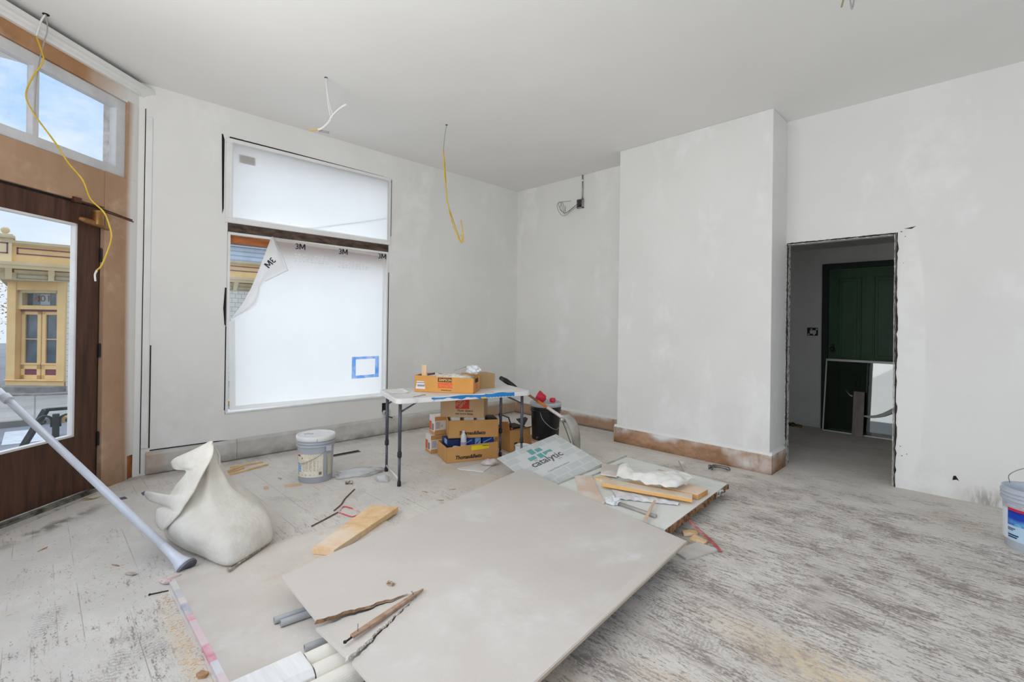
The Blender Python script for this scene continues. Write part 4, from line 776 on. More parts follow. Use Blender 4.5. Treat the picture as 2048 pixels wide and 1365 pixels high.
def heap(name, f, a0, a1, b0, b1, z, amp, material, label, cat, seed, n=26, **k):
    """crumpled mass filling a carton"""
    def fn(u, v):
        e = math.sin(math.pi*min(1, max(0, u)))**.35*math.sin(math.pi*v)**.35
        q = V((u*6+seed, v*5, seed)); h = noise.noise(q)*.5+noise.noise(q*2.7)*.35+noise.noise(q*6)*.2
        return f.p(a0+(a1-a0)*u, b0+(b1-b0)*v, z+e*(amp*.6+amp*h))
    return one(MB().grid(n, n//2+2, fn), name, material, label, cat, smooth=False, solid=.003, **k)
heap('plaster_scraps', sf, .04, L-.04, .01, .23, .125, .042, mat('white_scraps', S(228, 224, 216), .9, col2=S(196, 188, 178), scale=20), 'white plaster scraps and rags heaped in the carton on the table', 'scraps', 2)
one(MB().obox(sf.p(.055, .03, .02), sf.x*.045, sf.y*.006, V((.006, -.003, .225))), 'wood_offcut', mat('pale_wood', S(226, 196, 158), .7, col2=S(214, 180, 138), scale=5, stretch=(4, 4, .6)), 'pale wood offcut standing up in the end of the table carton', 'offcut', bevel=.001)
one(MB().obox(sf.p(.11, .03, .148), sf.x*.07+UP*.012, sf.y*.01, UP*.018), 'dark_wedge', m_brown, 'small dark wedge on the rim of the table carton beside the pale offcut', 'wedge')
one(MB().obox(sf.p(L*.62, .10, .19), sf.x*.10+UP*.035, sf.y*.05, UP*.006), 'putty_knife', mat('grey_blade', S(120, 118, 116), .4, .6), 'grey flat blade lying on top of the scraps in the table carton', 'tool')
def blob(c, rx, ry, rz, seed, amp=.25, fr=2.2, nu=20, nv=14, ax=None):
    c = V(c); mb = MB(); a = ax or Matrix.Identity(3)
    def fn(u, v):
        th, ph = 2*math.pi*u, math.pi*v; d = V((math.cos(th)*math.sin(ph), math.sin(th)*math.sin(ph), math.cos(ph))); k = 1+amp*noise.noise(d*fr+V((seed, 0, 0)))+amp*.5*noise.noise(d*fr*2.6+V((0, seed, 0)))
        return c+a.__matmul__(V((d.x*rx*k, d.y*ry*k, d.z*rz*k)))
    return mb.grid(nu, nv, fn)
m_cling = mat('crumpled_clear_plastic', S(228, 230, 232), .25, col2=S(206, 208, 212), scale=14, spec=.6, bump=.5, bscale=30)
one(blob(sf.p(L*.93, .15, .200), .075, .06, .042, 4), 'plastic_bag', m_cling, 'crumpled clear plastic bag on the end of the table carton', 'plastic bag', smooth=False)
bf = Frame((-3.445,2.946,0.752), (.25, .97, 0)); bf.o = sf.p(L-.10, .26, 0)
carton('carton', bf, .27, .2, .142, 'small plain tan carton behind the long carton on the table', mat('dull_tan_cardboard', S(186, 152, 112), .85), top='shut')
one(MB().obox(tp(1.0, .47, .754), TD*.03, TN*-.02, V((.11, .03, .105))*.9), 'card_strip', mat('white_card', S(234, 233, 231), .7), 'white strip of card propped on the back of the table', 'card')
one(MB().grid(8, 8, lambda u, v: tp(-.02+.15*u, .20+.24*v, .754+.008*max(0, noise.noise(V((u*3, v*3, 3))))+.02*(u > .8)*(u-.8)*3)), 'paper_sheet', mat('white_paper', S(236, 235, 233), .8, col2=S(226, 224, 220), scale=4), 'loose white paper curling on the window end of the table', 'paper', solid=.0015)
one(MB().grid(14, 5, lambda u, v: tp(.84+.28*u, -.085+.12*v, .7545+.006*max(0, noise.noise(V((u*7, v*4, 8)))))), 'paper_sheet', mat('torn_white_paper', S(228, 226, 222), .8, col2=S(150, 146, 142), scale=9, lo=.3, hi=.42), 'torn dusty paper lying on the front of the table above the blue tape', 'paper', solid=.0015)
one(MB().tube(spline([tp(.10, -.04, .756), tp(.16, -.02, .757), tp(.20, .03, .756), tp(.23, .02, .756)], 5), .0025, 5), 'wire_offcut', m_gink, 'short bent wire offcut on the near end of the table', 'wire')

# stack under the table
lf = Frame((-3.777,2.875,0.000), V((-3.584,3.388,0.000))-V((-3.777,2.875,0.000))); LL = (V((-3.584,3.388,0.000))-V((-3.777,2.875,0.000))).length
c1 = carton('carton', lf, LL, .33, .155, 'lowest open kraft carton of blue parts under the table, with a yellow label', m_card, slope=.015)
mb = MB(); ftext(mb, lf, 'Thomas&Betts', .085, .030, .052, shear=.28, bold=.03, squeeze=LL/.60); build(mb, 'lettering', m_blk, c1)
mb = MB(); mb.prism([lf.p(.47*LL, -.001, .105), lf.p(.815*LL, -.001, .112), lf.p(.815*LL, -.001, .155), lf.p(.47*LL, -.001, .146)], lf.y*.0008); yl = build(mb, 'yellow_label', mat('yellow_label', S(236, 212, 40), .7), c1)
mb = MB()
for i in range(7): lf.box(mb, (.69*LL+i*.010, -.0020, .139), (.69*LL+i*.010+.007, -.001, .147))
build(mb, 'label_print', m_blk, yl)
uf = Frame((-3.848,2.947,0.218), V((-3.569,3.377,0.218))-V((-3.848,2.947,0.218))); LU = (V((-3.569,3.377,0.218))-V((-3.848,2.947,0.218))).length
uf.o += uf.y*.014
c2 = carton('carton', uf, LU, .30, .180, 'middle open kraft carton under the table, resting on the carton of blue parts', m_card)
mb = MB(); ftext(mb, uf, 'Thomas&Betts', .105, .034, .050, shear=.28, bold=.03, squeeze=LU/.56); build(mb, 'lettering', m_blk, c2)
hf = Frame((-3.910,2.891,0.440), V((-3.573,3.175,0.440))-V((-3.910,2.891,0.440))); LH = (V((-3.573,3.175,0.440))-V((-3.910,2.891,0.440))).length
c3 = carton('carton', hf, LH, .28, .205, 'tan carton with a red square logo, topmost of the stack under the table', m_card2, top='shut')
mb = MB(); k = LH/.45; hf.box(mb, (.35*LH, -.0008, .085), (.665*LH, 0, .203)); build(mb, 'red_square', m_red, c3)
mb = MB(); cc = hf.p(.36*LH, -.0015, .115); dx = (hf.x*.72+UP*.70); dn = (hf.x*-.70+UP*.72)
mb.text('HOME', hf.p(.385*LH, -.0015, .110), dx, dn, .046, bold=.02, squeeze=.78); mb.text('DEPOT', hf.p(.455*LH, -.0015, .090), dx, dn, .036, bold=.02, squeeze=.80); build(mb, 'lettering', m_card2, c3)
mb = MB(); ftext(mb, hf, 'How doers', .39*LH, .058, .032, bold=.02, squeeze=1.1*k); ftext(mb, hf, 'get more done.', .345*LH, .028, .030, bold=.02, squeeze=1.0*k); build(mb, 'slogan', mat('brown_ink', S(84, 66, 54), .8), c3)
m_bits = mat('white_small_packs', S(220, 222, 222), .6)
# blue packs in the lowest carton carry the carton above
m_bpk = mat('blue_packaging', S(36, 84, 170), .5, col2=S(24, 58, 130), scale=6); m_lbpk = mat('pale_blue_packaging', S(140, 178, 220), .5)
for i, (a, b, sa, sb, h, mt, lab) in enumerate(((.03, .075, .13, .20, .210, mat('navy_packaging', S(24, 44, 92), .5), 'navy blue pack at the window end of the lowest carton'), (.20, .10, .12, .20, .210, m_bpk, 'bright blue pack behind the water bottle in the lowest carton'), (.33, .085, .06, .2, .209, m_lbpk, 'pale blue pack in the middle of the lowest carton'), (.41, .10, .13, .2, .210, m_bpk, 'blue pack at the far end of the lowest carton'))):
    pk = thing('blue_pack', lf.p(a+sa/2, b+sb/2, .006), lab, 'package', 'blue packs in the lowest carton'); mb = MB(); lf.box(mb, (a, b, .006), (a+sa, b+sb, h)); build(mb, 'pack_body', mt, pk, bevel=.004)
    if i == 0: mb = MB(); lf.box(mb, (.028, b+.02, .165), (.03, b+.10, .215)); build(mb, 'white_print', m_lbpk, pk)
    else: mb = MB(); mb.prism([lf.p(a+.01, b-.001, h-.07), lf.p(a+sa*.8, b-.001, h-.03), lf.p(a+sa*.8, b-.001, h-.02), lf.p(a+.01, b-.001, h-.055)], lf.y*.001); build(mb, 'pale_print', m_lbpk if i != 2 else m_bpk, pk)
wbp = lf.p(.185, .0365, .088); lf_b = MB(); lf.box(lf_b, (.15, .008, .006), (.30, .072, .087)); one(lf_b, 'flat_pack', m_bits, 'flat pale pack under the water bottle in the lowest carton', 'package')
wb = thing('water_bottle', wbp, 'small clear water bottle standing in the front of the lowest carton', 'bottle')
build(MB().lathe([(.028, 0), (.031, .01), (.031, .11), (.029, .125), (.030, .14), (.026, .165), (.013, .190), (.0125, .20)], wbp, 22), 'bottle_body', mat('bottle_plastic', S(216, 220, 224), .15, col2=S(196, 202, 208), scale=12, spec=.7), wb, smooth=True)
build(MB().lathe([(.0145, .197), (.0145, .213), (.012, .215)], wbp, 18), 'bottle_cap', m_lbl, wb, smooth=True); build(MB().lathe([(.0316, .075), (.0316, .105)], wbp, 22, cap=False), 'bottle_label', mat('mauve_label', S(170, 150, 178), .6), wb, smooth=True)
one(MB().lathe([(.03, 0), (.03, .14), (.024, .145)], lf.p(.105, .045, .007), 18), 'white_tub', mat('white_tub', S(222, 222, 220), .4), 'short white tub beside the water bottle in the lowest carton', 'tub', smooth=True)
for i, (a, w_, h) in enumerate(((.03, .09, .2205), (.16, .10, .205), (.29, .08, .2205), (.40, .09, .195))):
    mb = MB(); uf.box(mb, (a, .02, .006), (a+w_, .16, h)); one(mb, 'small_pack', m_bits if i < 3 else m_blk, ('white pack at the window end of the middle carton', 'white pack second from the window in the middle carton', 'pale pack near the middle of the middle carton', 'dark pack at the far end of the middle carton')[i], 'package', 'packs in the middle carton', bevel=.003)
# orange and white boxes stacked beside
m_wbox = mat('white_orange_box', S(232, 226, 220), .7)
for k, (px_, lab) in enumerate((((-4.108,2.960,0.000), 'lower orange and white box at the window side of the carton stack'), (V((-4.099,3.001,0.195))+V((0, 0, 0)), 'upper orange and white box at the window side of the carton stack'))):
    of = Frame(px_, (.25, .968, 0)); of.o.z = k*.197; of.o += V((-.055, .0, 0))
    c = carton('boxed_part', of, .22, .16, .190, lab, m_wbox, 'orange and white boxes beside the stack', top='shut'); c['category'] = 'box'
    mb = MB(); of.box(mb, (0, -.0008, 0), (.22, 0, .045)); of.box(mb, (0, -.0008, .145), (.22, 0, .19)); of.box(mb, (-.0008, .0, 0), (0, .16, .03)); build(mb, 'kraft_band', m_card, c)
    mb = MB(); of.box(mb, (-.0012, .09, .035), (0, .155, .13)); build(mb, 'orange_print', m_or, c)
    mb = MB(); of.box(mb, (-.0012, .03, .04), (0, .075, .11)); build(mb, 'grey_print', m_gink, c)
    mb = MB(); of.box(mb, (.07, -.0018, .075), (.09, -.0008, .10)); of.box(mb, (.01, -.0014, .06), (.06, -.0008, .135)); build(mb, 'label_print', m_mid, c)
# open carton at the far end of the table
rf = Frame((-3.647,3.616,0.000), (.22, .975, 0)); RL = .27
c4 = carton('carton', rf, RL, .33, .235, 'open kraft carton with torn flaps holding black tool cases, behind the far table legs', m_card)
mb = MB(); mb.prism([rf.p(0, 0, .23), rf.p(0, .20, .23), rf.p(-.01, .18, .30), rf.p(-.01, .02, .33)], rf.x*.004); build(mb, 'raised_flap', m_card, c4)
mb = MB(); mb.prism([rf.p(.0, .0, .235), rf.p(.12, -.04, .252), rf.p(.27, -.03, .262), rf.p(.27, .0, .238)], UP*.004); build(mb, 'torn_flap', m_cardin, c4)
mb = MB(); rf.box(mb, (.06, -.001, .02), (.10, 0, .10)); build(mb, 'black_print', m_blk, c4)
mb = MB(); rf.box(mb, (.012, .03, .006), (.20, .22, .262)); tcx = one(mb, 'tool_case', m_blk, 'black boxed tool with small print in the torn kraft carton', 'box', bevel=.004)
pass
pass
bl_ = MB(); bl_.prism([rf.p(.03, .0285, .237), rf.p(.055, .0285, .237), rf.p(.055, .0285, .257), rf.p(.03, .0285, .257)], rf.y*-.001); o_ = build(bl_, 'orange_print', m_or, None, base=tcx.location); o_.parent = tcx; o_.location = (0, 0, 0)
one(MB().prism([rf.p(.21, .05, .24), rf.p(.30, .10, .315), rf.p(.31, .16, .32), rf.p(.21, .2, .30)], (0, 0, .008)), 'tool_cover', m_pl, 'tilted black cover sticking out of the torn kraft carton', 'lid')
fr_ = MB(); P4 = [rf.p(.045, .31, .36), rf.p(.045, .10, .355), rf.p(.045, .04, .271), rf.p(.045, .26, .271)]
for i in range(4): fr_.tube([P4[i], P4[(i+1) % 4]], .008, 6)
one(fr_, 'wire_rack', m_pl, 'thin black rectangular rack between the middle carton and the torn carton', 'rack')

# paint can, block and the black bucket
pc = V((-3.303,3.464,0.177)); pc.z = 0
pcn = thing('paint_can', pc, 'white can standing behind the far front table leg', 'can'); build(MB().lathe([(.080, 0), (.082, .004), (.080, .01), (.080, .160), (.083, .166), (.083, .172), (.074, .174), (.070, .164), (.001, .162)], pc, 30, cap=False), 'can_body', mat('white_can', S(228, 228, 226), .4), pcn, smooth=True)
build(MB().tube(spline([pc+V((-.05, -.066, .14)), pc+V((-.02, -.10, .09)), pc+V((.04, -.085, .10)), pc+V((.062, -.052, .14))], 5), .002, 5), 'wire_handle', m_metal, pcn)
bc = V((-3.355, 3.86, .172))
of = Frame((-3.40, 3.52, 0), (.35, .94, 0)); mb = MB(); bx = Frame(bc+V((-.0, -.20, 0)), (.7, .714, 0)); bx.o = bc-bx.x*.15-bx.y*.15; bx.o.z = 0
carton('carton', bx, .30, .30, .170, 'low tan carton under the black bucket', m_card2, top='shut')
def bucket(name, b, H, label, shell, material, lidm, cat='bucket', lid=True, r0=.132, r1=.148, bail=None, bail_m=None):
    bk = thing(name, b, label, cat); b = V(b)
    prof = [(r0-.004, 0), (r0, .005), (r0+(r1-r0)*.78, H*.78)]
    for z in (.79, .855, .915): prof += [(r1-.003, H*z), (r1+.007, H*(z+.004)), (r1+.007, H*(z+.026)), (r1-.002, H*(z+.034))]
    prof += [(r1+.001, H), (r1-.006, H), (r1-.012, H*.9), (r0-.004, .012), (.001, .01)]
    build(MB().lathe(prof, b, 48, cap=False), 'bucket_body', material, bk, smooth=True)
    if lid: build(MB().lathe([(r1+.004, H-.030), (r1+.009, H-.028), (r1+.010, H+.004), (r1+.004, H+.012), (r1-.006, H+.012), (r1-.010, H+.004), (r1-.016, H+.003), (.001, H+.003)], b, 48, cap=False), 'lid', lidm, bk, smooth=True)
    return bk
m_bbl_ = mat('black_bucket_plastic', S(26, 26, 30), .4, col2=S(16, 16, 18), scale=6, layers=[(S(190, 190, 192), m_mul(m_axis(2, .12, .0, .05), m_noise(22, .62, .66)))])
bb1 = bucket('bucket', bc, .375, 'black bucket with a grey-white lid on a low carton near the far corner', None, m_bbl_, mat('dusty_lid', S(196, 196, 196), .6, col2=S(160, 160, 162), scale=5), r0=.142, r1=.158)
cv = V((.12, -.16, 0)); vx = V((.705, .709, 0)); vy = V((-.709, .705, 0))
build(MB().tube(spline([bc-vx*.07-vy*.145+UP*.305, bc-vx*.04-vy*.165+UP*.23, bc+vx*.03-vy*.175+UP*.16, bc+vx*.10-vy*.16+UP*.125, bc+vx*.14-vy*.11+UP*.145], 6), .003, 6), 'wire_handle', m_metal, bb1)
build(MB().lathe([(.002, 0), (.012, .0), (.012, .012), (.002, .012)], bc-vx*.07-vy*.14+UP*.295, 10), 'handle_lug', m_pl, bb1)
fn = thing('funnel', bc-vx*.02+UP*.38, 'red plastic funnel lying on the lid of the black bucket', 'funnel'); m_redp = mat('red_plastic', S(206, 40, 62), .35, col2=S(184, 28, 50), scale=12, bump=.3, bscale=40)
fc = bc-vx*.055-vy*.02+UP*.385; fax = (vx*.85-vy*.25+UP*-.42).normalized()
build(MB().lathe([(.058, 0), (.060, .006), (.048, .05), (.040, .085), (.018, .095), (.016, .10)], fc+UP*.052-fax*.04, 24, axis=fax), 'cone', m_redp, fn, smooth=True)
one(MB().lathe([(.018, 0), (.024, .004), (.026, .03), (.025, .05), (.018, .052)], bc+vx*.045-vy*.05+UP*.412, 18, axis=(vx*.8-vy*.5+UP*.05).normalized()), 'red_cup', m_redp, 'small round red cup lying on the lid beside the funnel', 'cup', smooth=True)
# scraper / spade leaning on the end of the table
sp_ = thing('shovel', (-2.871,3.857,0.014), 'long-handled shovel with a black grip leaning on the end of the table', 'shovel')
A0, A1, A2 = V((-3.684,3.503,0.804)), V((-3.326,3.566,0.659)), V((-3.034,3.718,0.469))
g1 = lerp(A0, A1, .62)
build(MB().tube([A0+UP*.004, lerp(A0, A1, .2)+UP*.006, lerp(A0, A1, .38)+UP*.002, lerp(A0, A1, .55)], [.024, .031, .028, .019], 12, flat=.9), 'grip', mat('black_rubber', S(24, 24, 26), .35), sp_, smooth=True)
build(MB().tube([lerp(A0, A1, .5), A1, lerp(A1, A2, .30)], .0125, 12), 'wooden_shaft', mat('brown_shaft', S(150, 98, 66), .5, col2=S(110, 72, 50), scale=8), sp_, smooth=True)
build(MB().tube([lerp(A1, A2, .28), lerp(A1, A2, .60)], .0145, 12), 'orange_shaft', mat('orange_shaft', S(206, 112, 40), .4), sp_, smooth=True)
build(MB().tube([lerp(A1, A2, .58), A2, A2+(A2-A1)*.10], [.016, .017, .02], 12), 'socket', mat('pale_steel', S(206, 200, 194), .45, .2), sp_, smooth=True)
m_blade = mat('dull_blade', S(186, 180, 172), .4, .5, col2=S(160, 154, 146), scale=6)
BL = spline([(-3.003,3.750,0.484), (-2.950,3.789,0.412), (-2.912,3.815,0.266), (-2.896,3.832,0.013)], 6)
def blade(u, v):
    c = BL; i = min(int(u*(len(c)-1)), len(c)-2); t = u*(len(c)-1)-i; p = lerp(c[i], c[i+1], t); wd = .052*math.sin(math.pi*min(1, .30+u*.6))+.006
    return p+(vx*.9+vy*.45)*(v-.5)*wd*2.1+vy*(.02*(2*v-1)**2)
build(MB().grid(18, 8, blade), 'blade', m_blade, sp_, smooth=True, solid=.004)
build(MB().tube([(-3.011,3.714,0.438), (-2.973,3.724,0.353), (-2.931,3.753,0.223), (-2.912,3.787,0.073)], [.014, .010, .008, .004], 8, flat=.5), 'blade_rib', mat('dark_steel', S(92, 92, 94), .5, .5), sp_, smooth=True)
build(MB().tube([(-3.021,3.703,0.448), (-2.997,3.728,0.428)], [.024, .018], 12), 'collar', m_blade, sp_, smooth=True)
# ================================================================== SHEETS, SIGN AND SCRAP ON THE FLOOR
m_dry = mat('dusty_drywall', S(212, 196, 189), .9, col2=S(193, 186, 178), scale=1.4, detail=8, bump=.12, bscale=30, layers=[(S(232, 229, 224), m_mul(m_noise(1.6, .52, .66), m_noise(9, .35, .6)))])
ZS = .13
pL, pB, pR, pN = V((-2.465,0.870,0.130)), V((-2.866,3.003,0.130)), V((-1.251,2.711,0.130)), V((-1.085, .83, .13)); c0, c1, apx = V((-2.000,0.852,0.130)), V((-1.660,0.842,0.130)), V((-1.879,1.309,0.130))
def ragline(a, b, n, amp, seed):
    r = random.Random(seed); a, b = V(a), V(b); d = (b-a); s = V((-d.y, d.x, 0)).normalized(); return [a+d*(i/n)+s*(r.uniform(-amp, amp) if 0 < i < n else 0) for i in range(n+1)]
up_t = ragline(c0, apx, 30, .007, 4); lo_t = ragline(apx, c1, 26, .006, 9)
sheet = thing('drywall_sheet', (-1.8, 1.8, 0), 'large dusty drywall sheet with a snapped corner, lying over pipes and tubes', 'drywall sheet')
m_dry2 = mat('dusty_drywall_top', S(202, 196, 189), .9, col2=S(195, 188, 180), scale=1.4, detail=8, bump=.12, bscale=30, layers=[
    (S(209, 205, 200), m_mul(m_noise(1.6, .52, .66), m_noise(9, .35, .6))), (S(198, 198, 190), m_k(.6, m_mul(m_noise(5, .62, .70, (1, 3, 1)), m_noise(14, .45, .6)))),
    (S(214, 211, 207), m_mul(m_blob((.42, .48, .13), .24, .8, (.2, 1.0, 1), -.35), m_noise(14, .36, .6)))])
TH = V((0, 0, -.013))
build(MB().prism([pL, pB, pR, pN, c1]+lo_t[::-1][1:-1]+[apx]+up_t[::-1][1:-1]+[c0], TH), 'main_sheet', m_dry2, sheet)
# recessed long edge: the tapered border by the right side
mb = MB(); e = (pN-pR); nn = V((e.y, -e.x, 0)).normalized(); nn = nn if nn.x < 0 else -nn
mb.grid(30, 4, lambda u, v: pR+e*u+nn*(.004+.05*v)+UP*(.0012+.0012*math.sin(v*math.pi))); build(mb, 'tapered_edge', mat('tapered_edge_paper', S(204, 198, 191), .9, col2=S(197, 190, 182), scale=4), sheet, smooth=True)
mb = MB(); mb.obox(pR+TH, e, nn*-.0012, UP*.012); build(mb, 'paper_edge', mat('brown_paper_edge', S(196, 180, 160), .9), sheet)
# snapped corner flap, dipping at its upper tear and riding up at its lower one
def fz(p, dz): return V((p.x, p.y, p.z+dz))
k = len(up_t); fu = [fz(p+V((.004, -.004, 0)), -.030*(1-i/(k-1))**.8-.0005) for i, p in enumerate(up_t)]; k2 = len(lo_t); flw = [fz(p+V((-.006, -.012*(i/(k2-1)), 0)), .018*(i/(k2-1))) for i, p in enumerate(lo_t)]
build(MB().prism(fu+flw[1:], TH), 'snapped_corner', m_dry2, sheet)
mb = MB()
for i in range(k-7):
    if 0 <= i < k-7: a, b = up_t[i], up_t[i+1]; q = .014*(1-i/(k-1)); mb.add([a+V((.001, -.001, -.001)), b+V((.001, -.001, -.001)), b+V((.004, -.010*(1-i/k), -q)), a+V((.004, -.010*(1-i/k), -q-.001))], [(0, 1, 2, 3)])
build(mb, 'torn_paper', mat('brown_torn_paper', S(160, 122, 86), .9, col2=S(104, 76, 52), scale=30), sheet)
mb = MB(); r = random.Random(5)
for i in range(k2-1):
    a, b = flw[i], flw[i+1]
    for j in range(9): t = r.random(); p = lerp(a, b, t)+V((r.uniform(-.006, .002), r.uniform(-.007, .002), r.uniform(-.011, -.002))); s = r.uniform(.0012, .0036); mb.obox(p-V((s, s, s)), V((2*s, .3*s, 0)), V((0, 2*s, .4*s)), V((.2*s, 0, 1.8*s)))
build(mb, 'crumbled_core', mat('gypsum_core', S(226, 220, 208), .95, col2=S(206, 196, 180), scale=40), sheet)
mb = MB(); la, lb_ = V((-1.756,0.889,0.151)), V((-1.868,1.298,0.134)); ld = (lb_-la); ls = V((-ld.y, ld.x, 0)).normalized()
mb.prism([la-ls*.009, la+ls*.012, lerp(la, lb_, .3)+ls*.014, lerp(la, lb_, .75)+ls*.012, lb_+ls*.003, lb_-ls*.002, lerp(la, lb_, .8)-ls*.007, lerp(la, lb_, .3)-ls*.012], (0, 0, .011))
lt = build(mb, 'wood_lath', mat('old_lath_wood', S(190, 162, 138), .8, col2=S(146, 114, 90), scale=14, stretch=(1, 1, 1), bump=.3), base=la, label='splintered wooden lath with nails lying across the snapped drywall corner', cat='lath', bevel=.0015)
mb = MB(); mb.tube([lerp(la, lb_, .07)+UP*.008, lerp(la, lb_, .07)+UP*.042], .0012, 5); o_ = build(mb, 'nail', m_black, base=la); o_.parent = lt; o_.location = (0, 0, 0)
mb = MB(); mb.tube([lerp(la, lb_, .84)+UP*.008, lerp(la, lb_, .82)+UP*.028, lerp(la, lb_, .80)+UP*.032], .0012, 5); o_ = build(mb, 'nail', m_black, base=la); o_.parent = lt; o_.location = (0, 0, 0)
mb = MB(); mb.tube([la-ld*.005+UP*.004, la-ld*.075+UP*.002], .004, 7); mb.lathe([(.007, 0), (.007, .006)], la-ld*.08+UP*.0, 8); o_ = build(mb, 'screw', m_black, base=la); o_.parent = lt; o_.location = (0, 0, 0)
one(blob((-2.026,1.218,0.134), .022, .014, .007, 11, .6, 4), 'plaster_lump', mat('brown_lump', S(178, 158, 140), .9, col2=S(130, 104, 84), scale=60, lo=.4, hi=.55), 'small brown crumbly lump on the drywall sheet above the wooden lath', 'lump')
# lower sheet with printed end tape
m_low = mat('trodden_drywall', S(211, 204, 195), .95, col2=S(199, 191, 181), scale=2.2, detail=9, bump=.2, bscale=30, layers=[(S(217, 212, 205), m_noise(1.6, .5, .64)), (S(196, 174, 148), m_k(.5, m_mul(m_noise(3, .55, .66), m_noise(12, .4, .6))))])
ls_ = thing('drywall_sheet', (-1.9, 1.1, 0), 'trodden drywall sheet flat on the floor with pink and white tape along its edge', 'drywall sheet')
build(MB().prism([(-3.115, .517, .001), (-1.50, .514, .001), (-1.50, 1.735, .001), (-3.115, 1.735, .001)], (0, 0, .013)), 'board', m_low, ls_, bevel=.002)
mb = MB(); mb.box((-3.09, .5095, .001), (-1.52, .516, .0145)); mb.box((-3.09, .512, .0142), (-1.52, .536, .0150))
def tape_seg(t, co):   # printed segments along the tape
    s = nd(t, 'ShaderNodeSeparateXYZ'); t.links.new(co, s.inputs[0]); r = nd(t, 'ShaderNodeValToRGB'); k = nd(t, 'ShaderNodeMapRange'); k.inputs[1].default_value = -1.19; k.inputs[2].default_value = -.05; t.links.new(s.outputs[0], k.inputs[0]); t.links.new(k.outputs[0], r.inputs[0])
    r.color_ramp.interpolation = 'CONSTANT'; el = r.color_ramp.elements; el[0].color = S(218, 212, 207); el[0].position = 0; el[1].position = .16; el[1].color = S(190, 194, 200)
    for p, c in ((.24, S(226, 214, 212)), (.30, S(176, 180, 190)), (.40, S(222, 158, 168)), (.46, S(224, 196, 198)), (.66, S(220, 140, 156)), (.78, S(218, 218, 220)), (.86, S(222, 202, 202))): q = el.new(p); q.color = c
    return r.outputs[0]
build(mb, 'end_tape', mat('printed_end_tape', S(226, 214, 212), .7, layers=[(tape_seg, m_noise(14, .30, .60))]), ls_)
# grey pipes and white tubes between the sheets
m_pipe = mat('grey_conduit', S(186, 188, 190), .4, .2, col2=S(168, 170, 172), scale=8)
pdir = V((.1225, .9925, 0)); pn = V((-.9925, .1225, 0)); pa0 = V((-2.2826, .7786, .030))
for da, dn_, lab in ((0, 0, 'grey pipe, farther of the close pair under the snapped drywall'), (.018, -.0405, 'grey pipe, nearer of the close pair under the snapped drywall'), (.060, -.276, 'single grey pipe between the close pair and the cream tubes')):
    a = pa0+pdir*da+pn*dn_; one(MB().pipe(a, a+pdir*.9, .0155, .0122, 20), 'conduit_pipe', m_pipe, lab, 'pipe', 'grey pipes under the drywall', smooth=False)
m_tube = mat('cream_tube', S(232, 228, 218), .6, col2=S(222, 216, 204), scale=4, layers=[(S(200, 192, 180), m_k(.6, m_noise(8, .62, .72)))])
td_, tn_, ta0 = V((.034, .9994, 0)), V((-.9994, .034, 0)), V((-1.891, .7727, .0545))
for dn_, s0, s1, lab in ((-.024, -.018, .62, 'cream tube farthest from the camera, under the snapped drywall'), (-.106, -.018, .60, 'middle cream tube under the snapped drywall'), (-.189, -.60, .58, 'cream tube nearest the camera, by the lower edge of the picture')):
    a = ta0+tn_*dn_; one(MB().pipe(a+td_*s0, a+td_*s1, .040, .036, 32), 'cream_tube', m_tube, lab, 'tube', 'cream tubes under the drywall', smooth=False)
mb = MB(); mb.prism([ta0+tn_*w_+td_*-.022+UP*(h-.0545) for w_, h in ((.022, .015), (.026, .075), (.008, .098), (-.115, .099), (-.142, .082), (-.145, .015))], td_*-.6); one(mb, 'paper_sleeve', mat('white_sleeve', S(232, 231, 228), .7, col2=S(220, 219, 216), scale=5, stretch=(1, 9, 1)), 'white ribbed sleeve at the near ends of two cream tubes', 'sleeve', bevel=.004)
one(MB().grid(5, 5, lambda u, v: lerp((-1.942,0.818,0.016), (-1.951,0.869,0.016), u)+V((.05*v, -.03*v, .006*math.sin(u*3)))), 'grey_flake', mat('grey_flake', S(196, 196, 196), .8), 'thin grey flake beside the single grey pipe', 'flake', solid=.002)
# timber offcut
mb = MB(); q = [V((-2.813,1.168,0.053)), V((-2.698,1.246,0.053)), V((-3.018,1.871,0.053)), V((-3.186,1.746,0.053))]
mb.prism(q, (0, 0, -.038)); m_pine = mat('pine', S(234, 202, 158), .7, col2=S(218, 176, 126), scale=5, stretch=(3, 3, 1), bump=.1, layers=[(S(232, 214, 194), m_noise(2.5, .5, .66)), (S(150, 104, 66), m_noise(6, .71, .76))])
one(mb, 'timber_offcut', m_pine, 'thick pine offcut lying under the long edge of the big drywall sheet', 'timber', bevel=.003)

